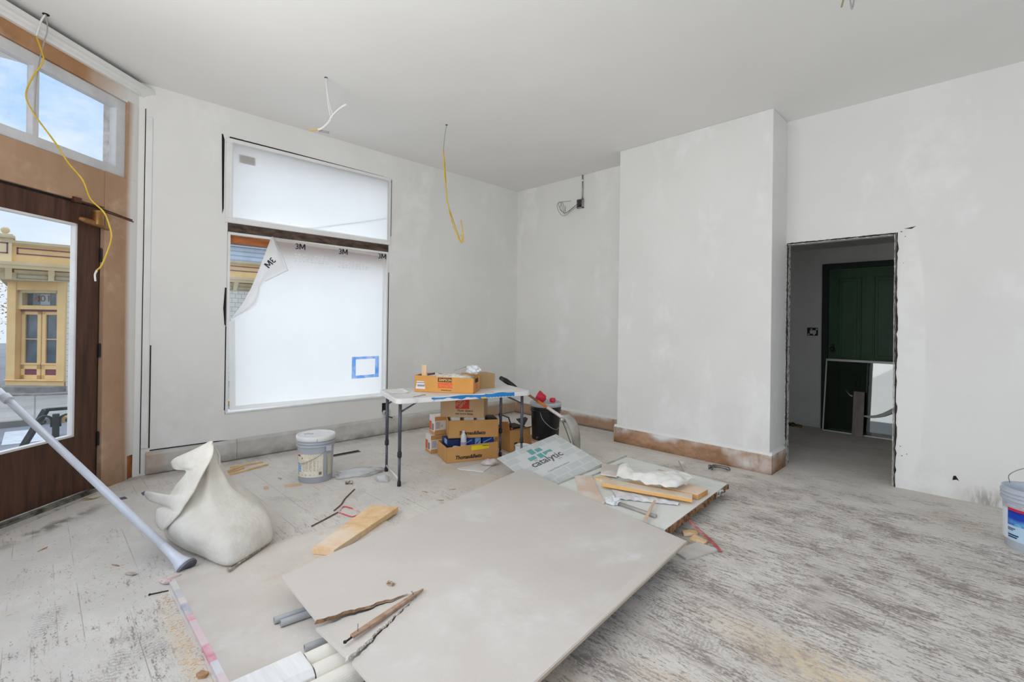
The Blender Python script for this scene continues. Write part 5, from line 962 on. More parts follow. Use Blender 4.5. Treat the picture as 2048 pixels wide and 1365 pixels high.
# the leaning printed sign
l_, t_, r_c = V((-3.170,2.988,0.160)), V((-3.091,3.721,0.280)), V((-2.503,3.687,0.122)); b_ = l_+r_c-t_; sxd = (t_-l_); syd = (l_-b_); SL, SH = sxd.length, syd.length; sxu = sxd.normalized(); snn = sxu.cross(syd).normalized(); syu = snn.cross(sxu)
sg = thing('tile_sign', (b_.x, b_.y, 0), 'grey printed sign board with teal tile logo, tilted against the carton by the black bucket', 'sign')
m_sign = mat('sign_face', S(212, 214, 212), .6, col2=S(204, 206, 204), scale=3)
def sgp(x, y, o=0): return b_+sxu*(x*SL)+syu*(y*SH)+snn*o     # x 0..1 along the text, y 0..1 upwards
build(MB().prism([b_, r_c, t_, l_], snn*-.005), 'board', m_sign, sg)
mb = MB()   # faint tile pattern: pale blocks in staggered rows, greyer panel squares
rows = 7
for j in range(rows):
    x = -.16+(j % 3)*.07
    while x < 1:
        wq = .22; a0, a1 = max(0.004, x+.012), min(.996, x+wq-.012)
        mid = .22 < (a0+a1)/2 < .80 and .22 < (j+.5)/rows < .86
        if a1-a0 > .03 and not mid: mb.add([sgp(a0, j/rows+.012, .0006), sgp(a1, j/rows+.012, .0006), sgp(a1, (j+1)/rows-.012, .0006), sgp(a0, (j+1)/rows-.012, .0006)], [(0, 1, 2, 3)])
        x += wq
build(mb, 'tile_pattern', mat('sign_tiles', S(200, 203, 201), .6, col2=S(190, 194, 192), scale=3), sg)
m_teal = mat('teal_print', S(96, 160, 158), .6, col2=S(110, 172, 168), scale=9)
for x0, x1, y0_, y1_ in ((.390, .470, .768, .898), (.490, .582, .772, .860), (.290, .405, .652, .734), (.436, .515, .626, .734), (.533, .675, .660, .732)):
    q = [(x0, y0_), (x1, y0_), (x1, y1_), (x0, y1_)] if x0 != .533 else [(.533, .645), (.575, .668), (.605, .69), (.64, .672), (.675, .67), (.675, .732), (.533, .732)]
    build(MB().add([sgp(x, y, .0009) for x, y in q], [tuple(range(len(q)))]), 'teal_tile', m_teal, sg)
m_dg = mat('dark_grey_print', S(96, 94, 94), .7)
build(MB().text('catalytic', sgp(.236, .502), sxu, syu, .108, bold=.018, ext=.001, squeeze=1.06), 'lettering', m_dg, sg)
build(MB().text('the', sgp(.330, .612), sxu, syu, .026, bold=.01, ext=.001, squeeze=1.1), 'small_lettering', m_gink, sg)
build(MB().text('inc', sgp(.612, .452), sxu, syu, .032, ext=.001, squeeze=1.2), 'small_lettering', m_gink, sg)
build(MB().text('Custom Mosaic & Ceramics', sgp(.318, .300), sxu, syu, .030, ext=.001, squeeze=.78), 'tagline', m_gink, sg)

# raised board slab (old door / panel) with scrap on it
ds = thing('panel_slab', (-2.0, 3.5, 0), 'thick pale green-white panel with torn brown edges, raised off the floor beside the big drywall sheet', 'panel')
m_slab = mat('pale_green_panel', S(226, 226, 219), .85, col2=S(213, 216, 209), scale=2.5, detail=8, bump=.1, layers=[(S(188, 202, 194), m_k(.6, m_mul(m_noise(4, .54, .66, (1, 2, 1)), m_noise(11, .4, .6)))), (S(228, 226, 222), m_noise(2, .55, .68))])
q0, q1, q2, q3 = V((-2.516,4.107,0.100)), V((-1.522,4.028,0.100)), V((-1.450,2.829,0.100)), V((-2.446,3.003,0.100))
q3 = q0+(q2-q1)
build(MB().prism([q0, q1, q2, q3], (0, 0, -.044)), 'board', m_slab, ds)
m_torn = mat('torn_brown_core', S(170, 130, 92), .95, col2=S(92, 64, 44), scale=26, stretch=(1, 1, 1), bump=.5)
mb = MB(); e = q2-q1; nn_ = V((-e.y, e.x, 0)).normalized(); nn_ = nn_ if nn_.x > 0 else -nn_; r = random.Random(8); N_ = 60
for i in range(N_):
    t = i/N_
    if .10 < t < .21: continue
    a = q1+e*t; h = .044*(.72+.4*r.random()); mb.obox(a+V((0, 0, -.003-h)), e*(1.05/N_), nn_*(.003+.009*r.random()), UP*h)
build(mb, 'torn_edge', m_torn, ds)
mb = MB()
for i in range(14): t = .10+.11*i/14; mb.obox(q1+e*t+V((0, 0, -.012-.04*r.random())), e*.006, nn_*(.004+.02*r.random()), UP*.014)
build(mb, 'frayed_edge', mat('frayed_white_edge', S(206, 204, 198), .9, col2=S(70, 64, 60), scale=50, lo=.4, hi=.52), ds)
mb = MB(); f_ = (q3-q0); g_ = (q1-q0).normalized(); mb.obox(q0+UP*.001, f_, g_*-.012, UP*.010); mb.obox(q0+UP*.000, f_, g_*.004, UP*.006); build(mb, 'metal_edge_strip', mat('grey_white_strip', S(206, 207, 203), .5, .2, col2=S(176, 176, 170), scale=9), ds)
mb = MB(); mb.obox(q0+g_*.075+f_*.18+UP*.0, f_*.62, g_*.014, UP*.010); build(mb, 'inner_strip', MATS['grey_white_strip'], ds)
mb = MB(); mb.obox(q0, q1-q0, f_.normalized()*.010, UP*.0015); build(mb, 'far_border', MATS['grey_white_strip'], ds)
for i, (a, b, lab) in enumerate((((-2.45, 3.9, 0), (-1.7, 3.97, .0555), 'far batten holding the pale panel off the floor'), ((-2.45, 3.25, 0), (-1.62, 3.32, .0555), 'near batten holding the pale panel off the floor'))): one(MB().box(a, b), 'batten', m_pine, lab, 'batten')
ZT = .1005
def plate(name, pts, th, material, label, cat, z=ZT, group=None, **k):
    P = [V(p) for p in pts]; P = [V((p.x, p.y, z)) for p in P]; return one(MB().prism(P, (0, 0, th)), name, material, label, cat, group, **k)
plate('plywood_offcut', [(-2.483,3.240,0.100), (-2.383,3.350,0.100), (-1.956,2.907,0.100), (-1.912,2.806,0.100), (-2.129,2.848,0.100)], .010, mat('pinkish_ply', S(218, 196, 178), .8, col2=S(208, 184, 164), scale=2, stretch=(3, 1, 1), layers=[(S(222, 214, 206), m_noise(3, .5, .64))]), 'pinkish plywood offcut on the pale panel, running under the big drywall sheet', 'plywood', bevel=.001)
plate('drywall_offcut', [(-2.497,3.663,0.105), (-2.323,3.744,0.105), (-2.201,3.449,0.105), (-2.333,3.402,0.105)], .013, m_dry, 'small square drywall offcut at the far end of the pale panel', 'drywall offcut', z=.113, bevel=.002)
A, B, Cc, Dd = V((-2.205,3.258,0.150)), V((-1.549,3.438,0.150)), V((-1.510,3.348,0.150)), V((-2.155,3.151,0.150))
mb = MB().prism([A, B, Cc, Dd], (0, 0, -.028)); m_yp = mat('yellow_pine', S(222, 196, 164), .7, col2=S(206, 172, 128), scale=4, stretch=(1, 3, 3), layers=[(S(226, 176, 104), m_axis(2, .024, .021)), (S(224, 212, 198), m_mul(m_axis(2, .0265, .0279), m_noise(3, .3, .55)))])
one(mb, 'timber_batten', m_yp, 'long yellow pine batten lying across the pale panel', 'timber', bevel=.001)
A, B, Cc, Dd = V((-1.673,3.462,0.142)), V((-1.653,3.666,0.142)), V((-1.526,3.654,0.142)), V((-1.526,3.480,0.142))
A2 = Dd+(A-Dd)*1.9; B2 = Cc+(B-Cc)*1.9
one(MB().prism([A2, B2, Cc, Dd], (0, 0, -.040)), 'timber_block', mat('orange_pine', S(226, 174, 116), .7, col2=S(200, 138, 80), scale=5, layers=[(S(230, 206, 182), m_axis(2, .036, .039))]), 'short thick pine block at the right end of the batten, under the white cloth', 'timber', bevel=.002)
one(MB().box((-2.10, 3.42, ZT), (-1.62, 3.52, .104)), 'packing_strip', m_pine, 'thin strip packing up the pine block and batten', 'strip')
one(MB().obox(V((-2.32, 3.30, ZT)), V((.10, -.02, 0)), V((.02, .09, 0)), UP*.020), 'packing_block', m_pine, 'small block under the far end of the yellow pine batten', 'block')
# white cloth draped over the timbers
def cloth(u, v):
    top = spline([(-2.254,3.625,0.175), (-2.110,3.517,0.170), (-1.966,3.451,0.185), (-1.912,3.552,0.200), (-1.805,3.594,0.200), (-1.706,3.666,0.200), (-1.620,3.627,0.190)], 8); bot = spline([(-2.129,3.323,0.150), (-2.041,3.329,0.150), (-1.973,3.350,0.150), (-1.856,3.334,0.152), (-1.764,3.355,0.155), (-1.661,3.388,0.155), (-1.658,3.591,0.150)], 8)
    i = min(int(u*(len(top)-1)), len(top)-2); t = u*(len(top)-1)-i; a = lerp(top[i], top[i+1], t); b = lerp(bot[i], bot[i+1], t)
    p = lerp(a, b, v); q = V((p.x*5, p.y*5, 3)); return p+UP*(.024+.020*math.sin(math.pi*v)+.022*noise.noise(q*1.6)+.012*noise.noise(q*4)+.03*max(0, 1-abs(u-.12)*9)*(1-v))
one(MB().grid(60, 22, cloth), 'cloth_sack', mat('white_sackcloth', S(234, 232, 226), .9, col2=S(224, 221, 214), scale=7), 'crumpled white sackcloth thrown over the timbers on the pale panel', 'cloth', smooth=True, solid=.003)
one(MB().grid(40, 10, lambda u, v: lerp(lerp((-2.087,3.188,0.104), (-1.582,3.309,0.104), u), lerp((-1.934,3.048,0.103), (-1.575,3.262,0.104), u), v)+UP*(.003+.010*abs(noise.noise(V((u*7, v*3, 5))))+.006*math.sin(math.pi*v))), 'plastic_sheeting', mat('crumpled_white_film', S(232, 233, 235), .4, col2=S(206, 208, 214), scale=12, bump=.4, bscale=20), 'flattened white plastic sheeting under the yellow pine batten', 'plastic', smooth=False, solid=.002)
ph = V((-1.887,2.962,0.105)); pe = V((-1.576,2.948,0.105)); one(MB().tube([V((ph.x, ph.y, .1140)), V((pe.x, pe.y, .1140))], .0125, 14), 'grey_tube', mat('grey_tube', S(176, 170, 166), .5, .2, col2=S(150, 144, 140), scale=9), 'grey tube lying on the pale panel beside the big drywall sheet', 'tube', smooth=True)
one(blob(V((ph.x-.03, ph.y-.01, .124)), .055, .04, .026, 21, .5, 3), 'plastic_wad', m_cling, 'torn white plastic wad at the end of the grey tube', 'plastic', smooth=False)
plate('thin_stick', [(-1.713,3.172,0.128), (-1.694,3.165,0.128), (-1.566,2.806,0.128), (-1.582,2.789,0.128)], .006, mat('pink_pine', S(216, 186, 162), .7), 'thin pinkish stick crossing the grey tube on the pale panel', 'stick', z=.1275)
one(blob((-2.041,3.896,0.111), .035, .022, .010, 31, .5, 3), 'tan_scrap', mat('tan_scrap', S(212, 188, 164), .9), 'small tan crumpled scrap beside the white sackcloth', 'scrap')
# floor scrap by the panel's front edge
one(MB().tube(spline([(-1.466,3.197,0.055), (-1.386,3.158,0.030), (-1.268,3.078,0.020), (-1.165,2.986,0.012)], 5), .015, 8, flat=.35), 'red_strap', mat('faded_red_strap', S(176, 74, 72), .7, col2=S(206, 130, 128), scale=22, lo=.4, hi=.6), 'faded red strap running out from under the pale panel', 'strap', smooth=True)
plate('pine_scrap', [(-1.464,3.094,0.014), (-1.397,3.177,0.014), (-1.366,3.121,0.014), (-1.423,3.038,0.014)], .014, m_pine, 'small pine scrap beside the red strap, nearer the pale panel', 'scrap', z=.001, bevel=.001)
plate('pine_scrap', [(-1.375,3.015,0.014), (-1.378,3.096,0.014), (-1.277,3.067,0.014), (-1.276,3.007,0.014)], .014, m_pine, 'small pine scrap beside the red strap, farther from the pale panel', 'scrap', z=.001, bevel=.001)
pP = [(-1.373,2.779,0.001), (-1.316,2.995,0.001), (-1.177,3.007,0.001), (-1.271,2.744,0.001)]
one(MB().prism(pP, (0, 0, .012)), 'drywall_offcut', mat('grey_drywall', S(214, 209, 202), .9, col2=S(196, 190, 183), scale=6, bump=.2), 'flat grey drywall offcut at the corner of the big drywall sheet', 'drywall offcut')

# ================================================================== SAND BAG AND PROP
bg_ = thing('sand_bag', (-3.3, .82, 0), 'white canvas sand bag slumped on the floor with its open neck folded over', 'bag')
m_bag = mat('white_canvas', S(218, 214, 205), .95, col2=S(206, 200, 189), scale=6, bump=.5, bscale=34, layers=[(S(206, 198, 184), m_k(.5, m_mul(m_noise(3, .55, .66), m_axis(2, .12, .02))))])
rv, fv = V((.705, .709, 0)), V((-.709, .705, 0))
Q = [(-1.525, 2.61), (-1.462, 2.96), (-2.03, 3.30), (-2.135, 2.97)]; qc_ = (-1.79, 2.965)
qa, qb = rv*Q[0][0]+fv*Q[0][1]+UP*.016, rv*Q[1][0]+fv*Q[1][1]+UP*.016
NR = 56
def quad_r(th):
    d = (math.cos(th), math.sin(th)); best = 9
    for i in range(4):
        a, b = Q[i], Q[(i+1) % 4]; ex, ey = b[0]-a[0], b[1]-a[1]; det = d[0]*-ey+ex*d[1]
        if abs(det) < 1e-9: continue
        ax_, ay_ = a[0]-qc_[0], a[1]-qc_[1]; t = (ax_*-ey+ex*ay_)/det; s_ = (d[0]*ay_-d[1]*ax_)/det
        if t > 0 and -.001 <= s_ <= 1.001: best = min(best, t)
    return best
LEV = [(.016, -2.12, -1.47, .34, 0), (.034, -2.16, -1.44, .345, .08), (.078, -2.178, -1.475, .34, .25), (.12, -2.16, -1.485, .33, .45), (.157, -2.135, -1.505, .31, .65), (.20, -2.11, -1.545, .28, .85), (.251, -2.082, -1.615, .23, 1), (.29, -2.06, -1.675, .19, 1), (.33, -2.035, -1.735, .15, 1), (.37, -2.01, -1.763, .125, 1), (.408, -1.985, -1.783, .105, 1), (.447, -1.962, -1.806, .085, 1), (.486, -1.94, -1.83, .066, 1), (.525, -1.925, -1.842, .05, 1), (.565, -1.911, -1.853, .035, 1), (.60, -1.898, -1.868, .02, 1), (.609, -1.886, -1.880, .006, 1)]
rings = []
for z, lx, rx, hd, bl in LEV:
    row = []; cr, cf = (lx+rx)/2, 2.965+.03*min(1, z/.5); hw_ = (rx-lx)/2
    for i in range(NR):
        th = 2*math.pi*i/NR; up = max(0, (z-.16)/.4); rq = quad_r(th)*(1.0+.05*min(1, z/.06)-.02*bl); c_, s_ = math.cos(th), math.sin(th)
        re = 1/math.sqrt((c_/hw_)**2+(s_/hd)**2); re *= 1+.10*min(1, up*1.5)*math.sin(th*7+1.0+z*2)*(z < .6)+.05*min(1, up)*math.sin(th*13+2)
        p = lerp(V((qc_[0]+c_*rq, qc_[1]+s_*rq, 0)), V((cr+c_*re, cf+s_*re, 0)), bl); w3 = rv*p.x+fv*p.y; w3.z = z
        g_n = (.016*noise.noise(w3*4)+.009*noise.noise(w3*9)+.005*noise.noise(w3*22))*(1 if z > .03 else .25)*min(1, hw_*5); dd = (rv*c_+fv*s_); row.append(w3+dd*g_n)
    rings.append(row)
mb = MB(); n = NR
for row in rings: mb.v += row
for i in range(len(rings)-1):
    for j in range(n): mb.f.append((i*n+j, i*n+(j+1) % n, (i+1)*n+(j+1) % n, (i+1)*n+j))
mb.f.append(tuple(range(n))[::-1]); build(mb, 'bag_body', m_bag, bg_, smooth=True, sub=1)
# folded-over neck cloth: from the tip down the window side with two loose corners
PR = [((-3.454,0.786,0.624), (-3.412,0.785,0.628)), ((-3.535,0.704,0.563), (-3.360,0.781,0.599)), ((-3.647,0.620,0.495), (-3.329,0.769,0.565)), ((-3.614,0.626,0.445), (-3.319,0.752,0.531)), ((-3.478,0.664,0.453), (-3.308,0.734,0.504)), ((-3.534,0.621,0.363), (-3.291,0.696,0.442)), ((-3.593,0.591,0.287), (-3.278,0.666,0.387)), ((-3.695,0.546,0.286), (-3.268,0.648,0.365)), ((-3.791,0.505,0.287), (-3.269,0.633,0.340)), ((-3.767,0.515,0.243), (-3.271,0.617,0.315)), ((-3.578,0.564,0.242), (-3.275,0.599,0.281)), ((-3.569,0.531,0.229), (-3.277,0.583,0.259)), ((-3.509,0.520,0.172), (-3.307,0.553,0.210)), ((-3.426,0.533,0.153), (-3.351,0.537,0.172))]
toC = (V((0, 0, 1.2))-V((-3.507,0.663,0.335))).normalized()
PO, PI_ = spline([p[0] for p in PR], 6), spline([p[1] for p in PR], 6)
def fold(u, v):
    x = u*(len(PO)-1); i = min(int(x), len(PO)-2); t = x-i; o_, i_ = lerp(PO[i], PO[i+1], t), lerp(PI_[i], PI_[i+1], t)
    p = lerp(i_, o_, v); return p+toC*(.035*math.sin(math.pi*v)+.012*math.sin(v*9+u*7)*math.sin(math.pi*v)+.010*noise.noise(V((u*7, v*3, 1))))
build(MB().grid(78, 16, fold), 'folded_neck', m_bag, bg_, smooth=True, solid=.007)
sm = MB(); sm.tube(spline([qa+V((0, -.006, .02)), qa+V((.010, .004, .008)), lerp(qa, qb, .25)+V((.012, -.012, .010)), lerp(qa, qb, .5)+V((.016, -.014, .010)), lerp(qa, qb, .75)+V((.012, -.012, .012)), qb+V((.006, -.002, .02))], 6), [.004+.003*abs(math.sin(i*1.7)) for i in range(31)], 6); build(sm, 'seam', mat('frayed_seam', S(196, 188, 168), .95, col2=S(120, 108, 90), scale=40), bg_)
nk = MB(); nk.tube(spline([(-3.440,0.800,0.593), (-3.415,0.825,0.533), (-3.406,0.821,0.464), (-3.391,0.807,0.418)], 6), [.004]*19, 6); build(nk, 'neck_hem', m_bag, bg_, smooth=True)
one(MB().obox((-3.50, .70, 0), (.3, .12, 0), (-.03, .06, 0), UP*.003), 'cloth_scrap', m_bag, 'cloth scrap under the sand bag', 'scrap') if 0 else None
pr_ = thing('prop_pole', (-3.154,0.607,0.000), 'pale blue-white prop pole with flared foot leaning on the entrance door', 'pole')
f0, f1 = V((-3.129,0.607,0.012)), V((-4.511,-0.161,0.900)); pd = (f1-f0).normalized(); m_pole = mat('pale_blue_pole', S(224, 228, 236), .35, .1, col2=S(214, 219, 229), scale=4, layers=[(S(160, 154, 150), m_noise(14, .70, .74))])
L_ = (f1-f0).length
build(MB().tube([f0+pd*.06, f0+pd*.9, f0+pd*(L_+.02)], .0205, 20), 'tube', m_pole, pr_, smooth=True)
build(MB().tube([f0+pd*.010, f0+pd*.04, f0+pd*.075, f0+pd*.12, f0+pd*.20], [.050, .040, .030, .0245, .0210], 24), 'flared_foot', m_pole, pr_, smooth=True)
build(MB().tube([f0-pd*.002, f0+pd*.012], [.054, .054], 24), 'foot_plate', mat('foot_plate', S(120, 122, 130), .5, .3), pr_)
build(MB().lathe([(.028, 0), (.028, .05)], f0+pd*(L_-.10), 20, axis=tuple(pd)), 'collar', m_pole, pr_)

# ================================================================== BUCKETS
m_gb = mat('grey_bucket_plastic', S(176, 180, 188), .45, col2=S(166, 170, 178), scale=5)
lb = bucket('bucket', (-4.19, 1.756, 0), .385, 'grey lidded bucket with a peeling paper label, standing under the filmed window', None, m_gb, mat('white_lid', S(226, 226, 225), .5, col2=S(216, 216, 216), scale=5), r0=.138, r1=.153)
bcn = V((-4.19, 1.756, 0)); fa = math.atan2(-bcn.y, -bcn.x)      # angle facing the room's middle
m_lab = mat('old_paper_label', S(226, 222, 208), .8, col2=S(214, 202, 180), scale=12, lo=.4, hi=.6)
lab = build(MB().arcband(bcn, .1475, fa-1.25, fa+.42, .055, .255, 24), 'paper_label', m_lab, lb, smooth=True)
# NB the label is wound onto the visible side; printed shapes sit just above it
def onb(c, r, mb, ang, z, wd, ht, n=4): return mb.arcband(c, r, ang-wd/2, ang+wd/2, z-ht/2, z+ht/2, n)
for nm, mt, items in (('blue_print', mat('blue_print', S(84, 136, 190), .7, col2=S(150, 190, 220), scale=40, lo=.4, hi=.55), ((-1.02, .125, .30, .055), (-1.10, .165, .2, .018))), ('red_print', mat('dull_red_print', S(168, 62, 70), .7), ((-1.08, .235, .25, .014),)), ('green_print', mat('green_print', S(168, 196, 150), .7), ((-1.12, .085, .14, .026),)), ('grey_print', mat('grey_text_print', S(186, 178, 162), .8, col2=S(214, 204, 184), scale=90, lo=.45, hi=.55), ((-.28, .15, .85, .09), (-.55, .075, 1.0, .016))), ('dark_print', m_gink, ((.26, .085, .16, .026), (-.80, .215, .09, .012)))):
    for (da, z, wd, ht) in items: build(onb(bcn, .1482, MB(), fa+da, z, wd, ht), nm, mt, lab, smooth=True)
hv = V((math.cos(fa), math.sin(fa), 0)); hw = V((-hv.y, hv.x, 0))
def rimp(ang, z, r=.160): return bcn+V((math.cos(fa+ang)*r, math.sin(fa+ang)*r, z))
build(MB().tube(spline([rimp(.62, .29), rimp(.40, .262, .165), rimp(.0, .225, .166), rimp(-.45, .190, .164), rimp(-.85, .170, .162), rimp(-.98, .165, .160)], 6), .0025, 6), 'wire_handle', m_metal, lb)
build(MB().obox(rimp(.56, .27, .152), V((hw.x, hw.y, 0))*.045, hv*.016, UP*.045), 'handle_lug', m_gb, lb, bevel=.004)
for ang in (-.85, .05): build(MB().obox(rimp(ang, .358, .158), hw*.003, hv*.006, UP*.026), 'lid_slot', m_gink, lb)
build(MB().text('2/16', bcn+hw*.03+hv*-.03+UP*.3885, (hw*-1), hv*-1, .05, bold=.01) if 0 else MB().tube([bcn+UP*.3895+hw*-.02+hv*-.03, bcn+UP*.3895+hw*-.05+hv*-.02, bcn+UP*.3895+hw*-.06+hv*-.05, bcn+UP*.3895+hw*-.10+hv*-.04], .002, 4), 'marker_scrawl', m_gink, lb)
m_yst = mat('yellow_stain_print', S(196, 190, 158), .8, col2=S(180, 182, 180), scale=60, lo=.4, hi=.5); build(MB().arcband(bcn, .1470, fa+.70, fa+1.02, .06, .27, 6), 'yellow_print', m_yst, lb, smooth=True)
rbn = V((.205, 4.50, 0)); rb = bucket('bucket', rbn, .385, 'open grey bucket with a blue and red label against the wall at the right edge', None, mat('pale_grey_bucket', S(188, 194, 206), .45, col2=S(178, 184, 196), scale=5), None, lid=False, r0=.140, r1=.158)
ra = math.atan2(-rbn.y, -rbn.x)
wl = build(MB().arcband(rbn, .1515, ra-2.0, ra+.6, .06, .262, 28), 'white_label', mat('white_bucket_label', S(226, 232, 240), .5), rb, smooth=True)
build(MB().arcband(rbn, .1535, ra-.95, ra+.6, .155, .250, 20), 'blue_label', mat('blue_label', S(20, 66, 184), .4, layers=[(S(120, 190, 226), m_mul(m_axis(2, .20, .16, .02, 8), m_noise(9, .4, .55))), (S(18, 40, 150), m_axis(2, .225, .24))]), rb, smooth=True)
build(MB().arcband(rbn, .1537, ra-.95, ra+.6, .246, .262, 20), 'red_label_band', mat('red_label', S(206, 36, 62), .4), rb, smooth=True)
build(MB().arcband(rbn, .1535, ra-.95, ra+.6, .062, .155, 20), 'pale_blue_label', mat('pale_blue_label', S(186, 214, 236), .4), rb, smooth=True)
for z, wd, st in ((.135, .30, -.78), (.125, .22, -.82), (.095, .40, -.72), (.082, .34, -.74)): build(onb(rbn, .1541, MB(), ra+st, z, wd, .006 if z > .1 else .009, 6), 'text_print', mat('navy_print', S(40, 56, 96), .6), rb)
build(MB().arcband(rbn, .1555, ra-1.2, ra+.2, .275, .283, 10), 'pink_mark', mat('pink_mark', S(206, 150, 170), .7, col2=S(188, 194, 206), scale=30, lo=.45, hi=.55), rb)
rvx = V((.709, .705, 0)); build(MB().tube(spline([rbn+V((-.158*.75, .158*.35, .385)), rbn+V((-.12, .05, .44)), rbn+V((-.05, .03, .50)), rbn+V((.05, .0, .52)), rbn+V((.14, -.04, .46)), rbn+V((.15, -.06, .385))], 6), .0028, 6), 'wire_handle', m_metal, rb)
build(MB().lathe([(.147, .30), (.001, .30)], rbn, 32, cap=False), 'contents', mat('pale_compound', S(206, 206, 202), .7), rb)

# ================================================================== SMALL DEBRIS
for (a, b), lab, r in ((((-5.008,1.297,0.006), (-4.991,1.578,0.006)), 'rear stick of the bundle of pale sticks by the sand bag', .008), (((-4.872,1.183,0.006), (-4.937,1.413,0.022)), 'short stick lying on the other pale sticks by the sand bag', .009), (((-4.817,1.201,0.006), (-4.906,1.387,0.006)), 'thin middle stick of the pale bundle by the sand bag', .006), (((-4.782,1.240,0.006), (-4.874,1.586,0.006)), 'front stick of the pale bundle by the sand bag', .009), (((-4.807,1.171,0.006), (-4.500,1.157,0.006)), 'whitish stick pointing into the room from the pale bundle by the sand bag', .008)):
    a, b = V(a), V(b); d = (b-a); s = V((-d.y, d.x, 0)).normalized(); one(MB().obox(V((a.x, a.y, a.z-.005))-s*r, d, s*2*r, UP*r*1.5), 'wood_stick', mat('blond_stick', S(226, 190, 140), .7, col2=S(210, 168, 112), scale=8), lab, 'stick', 'bundle of pale sticks', bevel=.001)
plate('wood_chip', [(-4.182,1.493,0.000), (-4.143,1.610,0.000), (-4.090,1.594,0.000), (-4.127,1.482,0.000)], .006, mat('tan_chip', S(216, 184, 150), .8), 'flat tan wood chip on the floor in front of the grey lidded bucket', 'chip', z=0)
plate('wood_chip', [(-4.248,1.350,0.000), (-4.248,1.385,0.000), (-4.183,1.368,0.000), (-4.195,1.337,0.000)], .007, MATS['tan_chip'], 'tiny square wood chip between the sand bag and the grey lidded bucket', 'chip', z=0)
plate('wood_chip', [(-4.313,1.351,0.000), (-4.312,1.370,0.000), (-4.270,1.361,0.000), (-4.271,1.342,0.000)], .004, mat('pale_chip', S(226, 220, 208), .8), 'tiny white chip beside the square wood chip', 'chip', z=0)
# broken dark strips and the red-white wire loop
m_dst = mat('dark_strip', S(112, 84, 68), .7, col2=S(80, 58, 48), scale=12)
for pts, r, lab in (([(-3.224,1.330,0.005), (-3.275,1.444,0.005), (-3.332,1.565,0.005)], .006, 'dark brown broken strip nearest the pine offcut'), ([(-3.378,1.556,0.005), (-3.460,1.651,0.005), (-3.549,1.722,0.005), (-3.697,1.875,0.005)], .0055, 'dark brown bent strip pointing towards the grey lidded bucket')): one(MB().tube(spline(pts, 4), r, 6, flat=.6), 'broken_strip', m_dst, lab, 'strip', 'broken dark strips')
one(MB().tube(spline([(-3.329,1.567,0.005), (-3.255,1.581,0.005), (-3.188,1.601,0.005), (-3.192,1.648,0.005), (-3.214,1.675,0.006), (-3.306,1.675,0.005), (-3.401,1.643,0.005), (-3.353,1.582,0.005)], 5), .0045, 6), 'wire_loop', mat('red_white_wire', S(206, 84, 84), .6, col2=S(222, 190, 184), scale=9, lo=.45, hi=.55), 'red and white wire loop on the floor by the pine offcut', 'wire')
one(MB().lathe([(.008, 0), (.014, .002), (.014, .02), (.009, .022), (.009, .032), (.015, .034), (.015, .06), (.008, .062)], (-3.875,1.878,0.014), 10, axis=(.55, .83, .0)), 'hose_fitting', mat('dark_fitting', S(84, 78, 68), .5, .5, col2=S(190, 184, 172), scale=40, lo=.4, hi=.55), 'small dark threaded fitting on the floor near the table leg', 'fitting')
# floor grille slot
gv = thing('floor_vent', (-4.77, 2.33, 0), 'open dark floor vent slot between the grey lidded bucket and the table', 'vent'); V4 = [V((-4.811,2.164,0.000)), V((-4.809,2.472,0.000)), V((-4.724,2.462,0.000)), V((-4.731,2.171,0.000))]
build(MB().prism(V4, (0, 0, .002)), 'slot', m_dark, gv); mb = MB(); mb.obox(V4[3], V4[2]-V4[3], (V4[0]-V4[3]).normalized()*.02, UP*.003); build(mb, 'slot_edge', mat('slot_edge', S(130, 116, 104), .8), gv)
one(blob((-4.051,2.100,0.016), .21, .10, .028, 41, .45, 2.6, 30, 12, Matrix.Rotation(1.25, 3, 'Z')), 'plastic_wrap', mat('thin_clear_wrap', S(232, 233, 234), .3, col2=S(216, 218, 220), scale=10, spec=.6, bump=.6, bscale=18, alpha=.55), 'thin crumpled clear wrap on the floor between the grey lidded bucket and the table leg', 'plastic', smooth=True)
one(blob((-3.753,2.157,0.016), .07, .05, .030, 43, .4, 2.6, 24, 12), 'plastic_wrap', MATS['thin_clear_wrap'], 'small crumpled clear wrap at the foot of the near table leg', 'plastic', smooth=True)
# paper and bag before the cartons
plate('white_board_scrap', [(-3.578,2.855,0.000), (-3.540,3.137,0.000), (-3.425,3.165,0.000), (-3.331,2.967,0.000), (-3.537,2.853,0.000)], .006, mat('white_board', S(228, 226, 222), .8, col2=S(216, 212, 206), scale=5), 'thin white board scrap on the floor in front of the lowest carton', 'board', z=0)
one(blob((-3.441,3.147,0.034), .085, .045, .030, 51, .35, 2.6, 24, 12, Matrix.Rotation(.95, 3, 'Z')), 'rag', mat('grubby_rag', S(222, 216, 214), .9, col2=S(198, 178, 176), scale=14), 'grubby white rag on the white board scrap beside the tilted sign', 'rag', smooth=True)
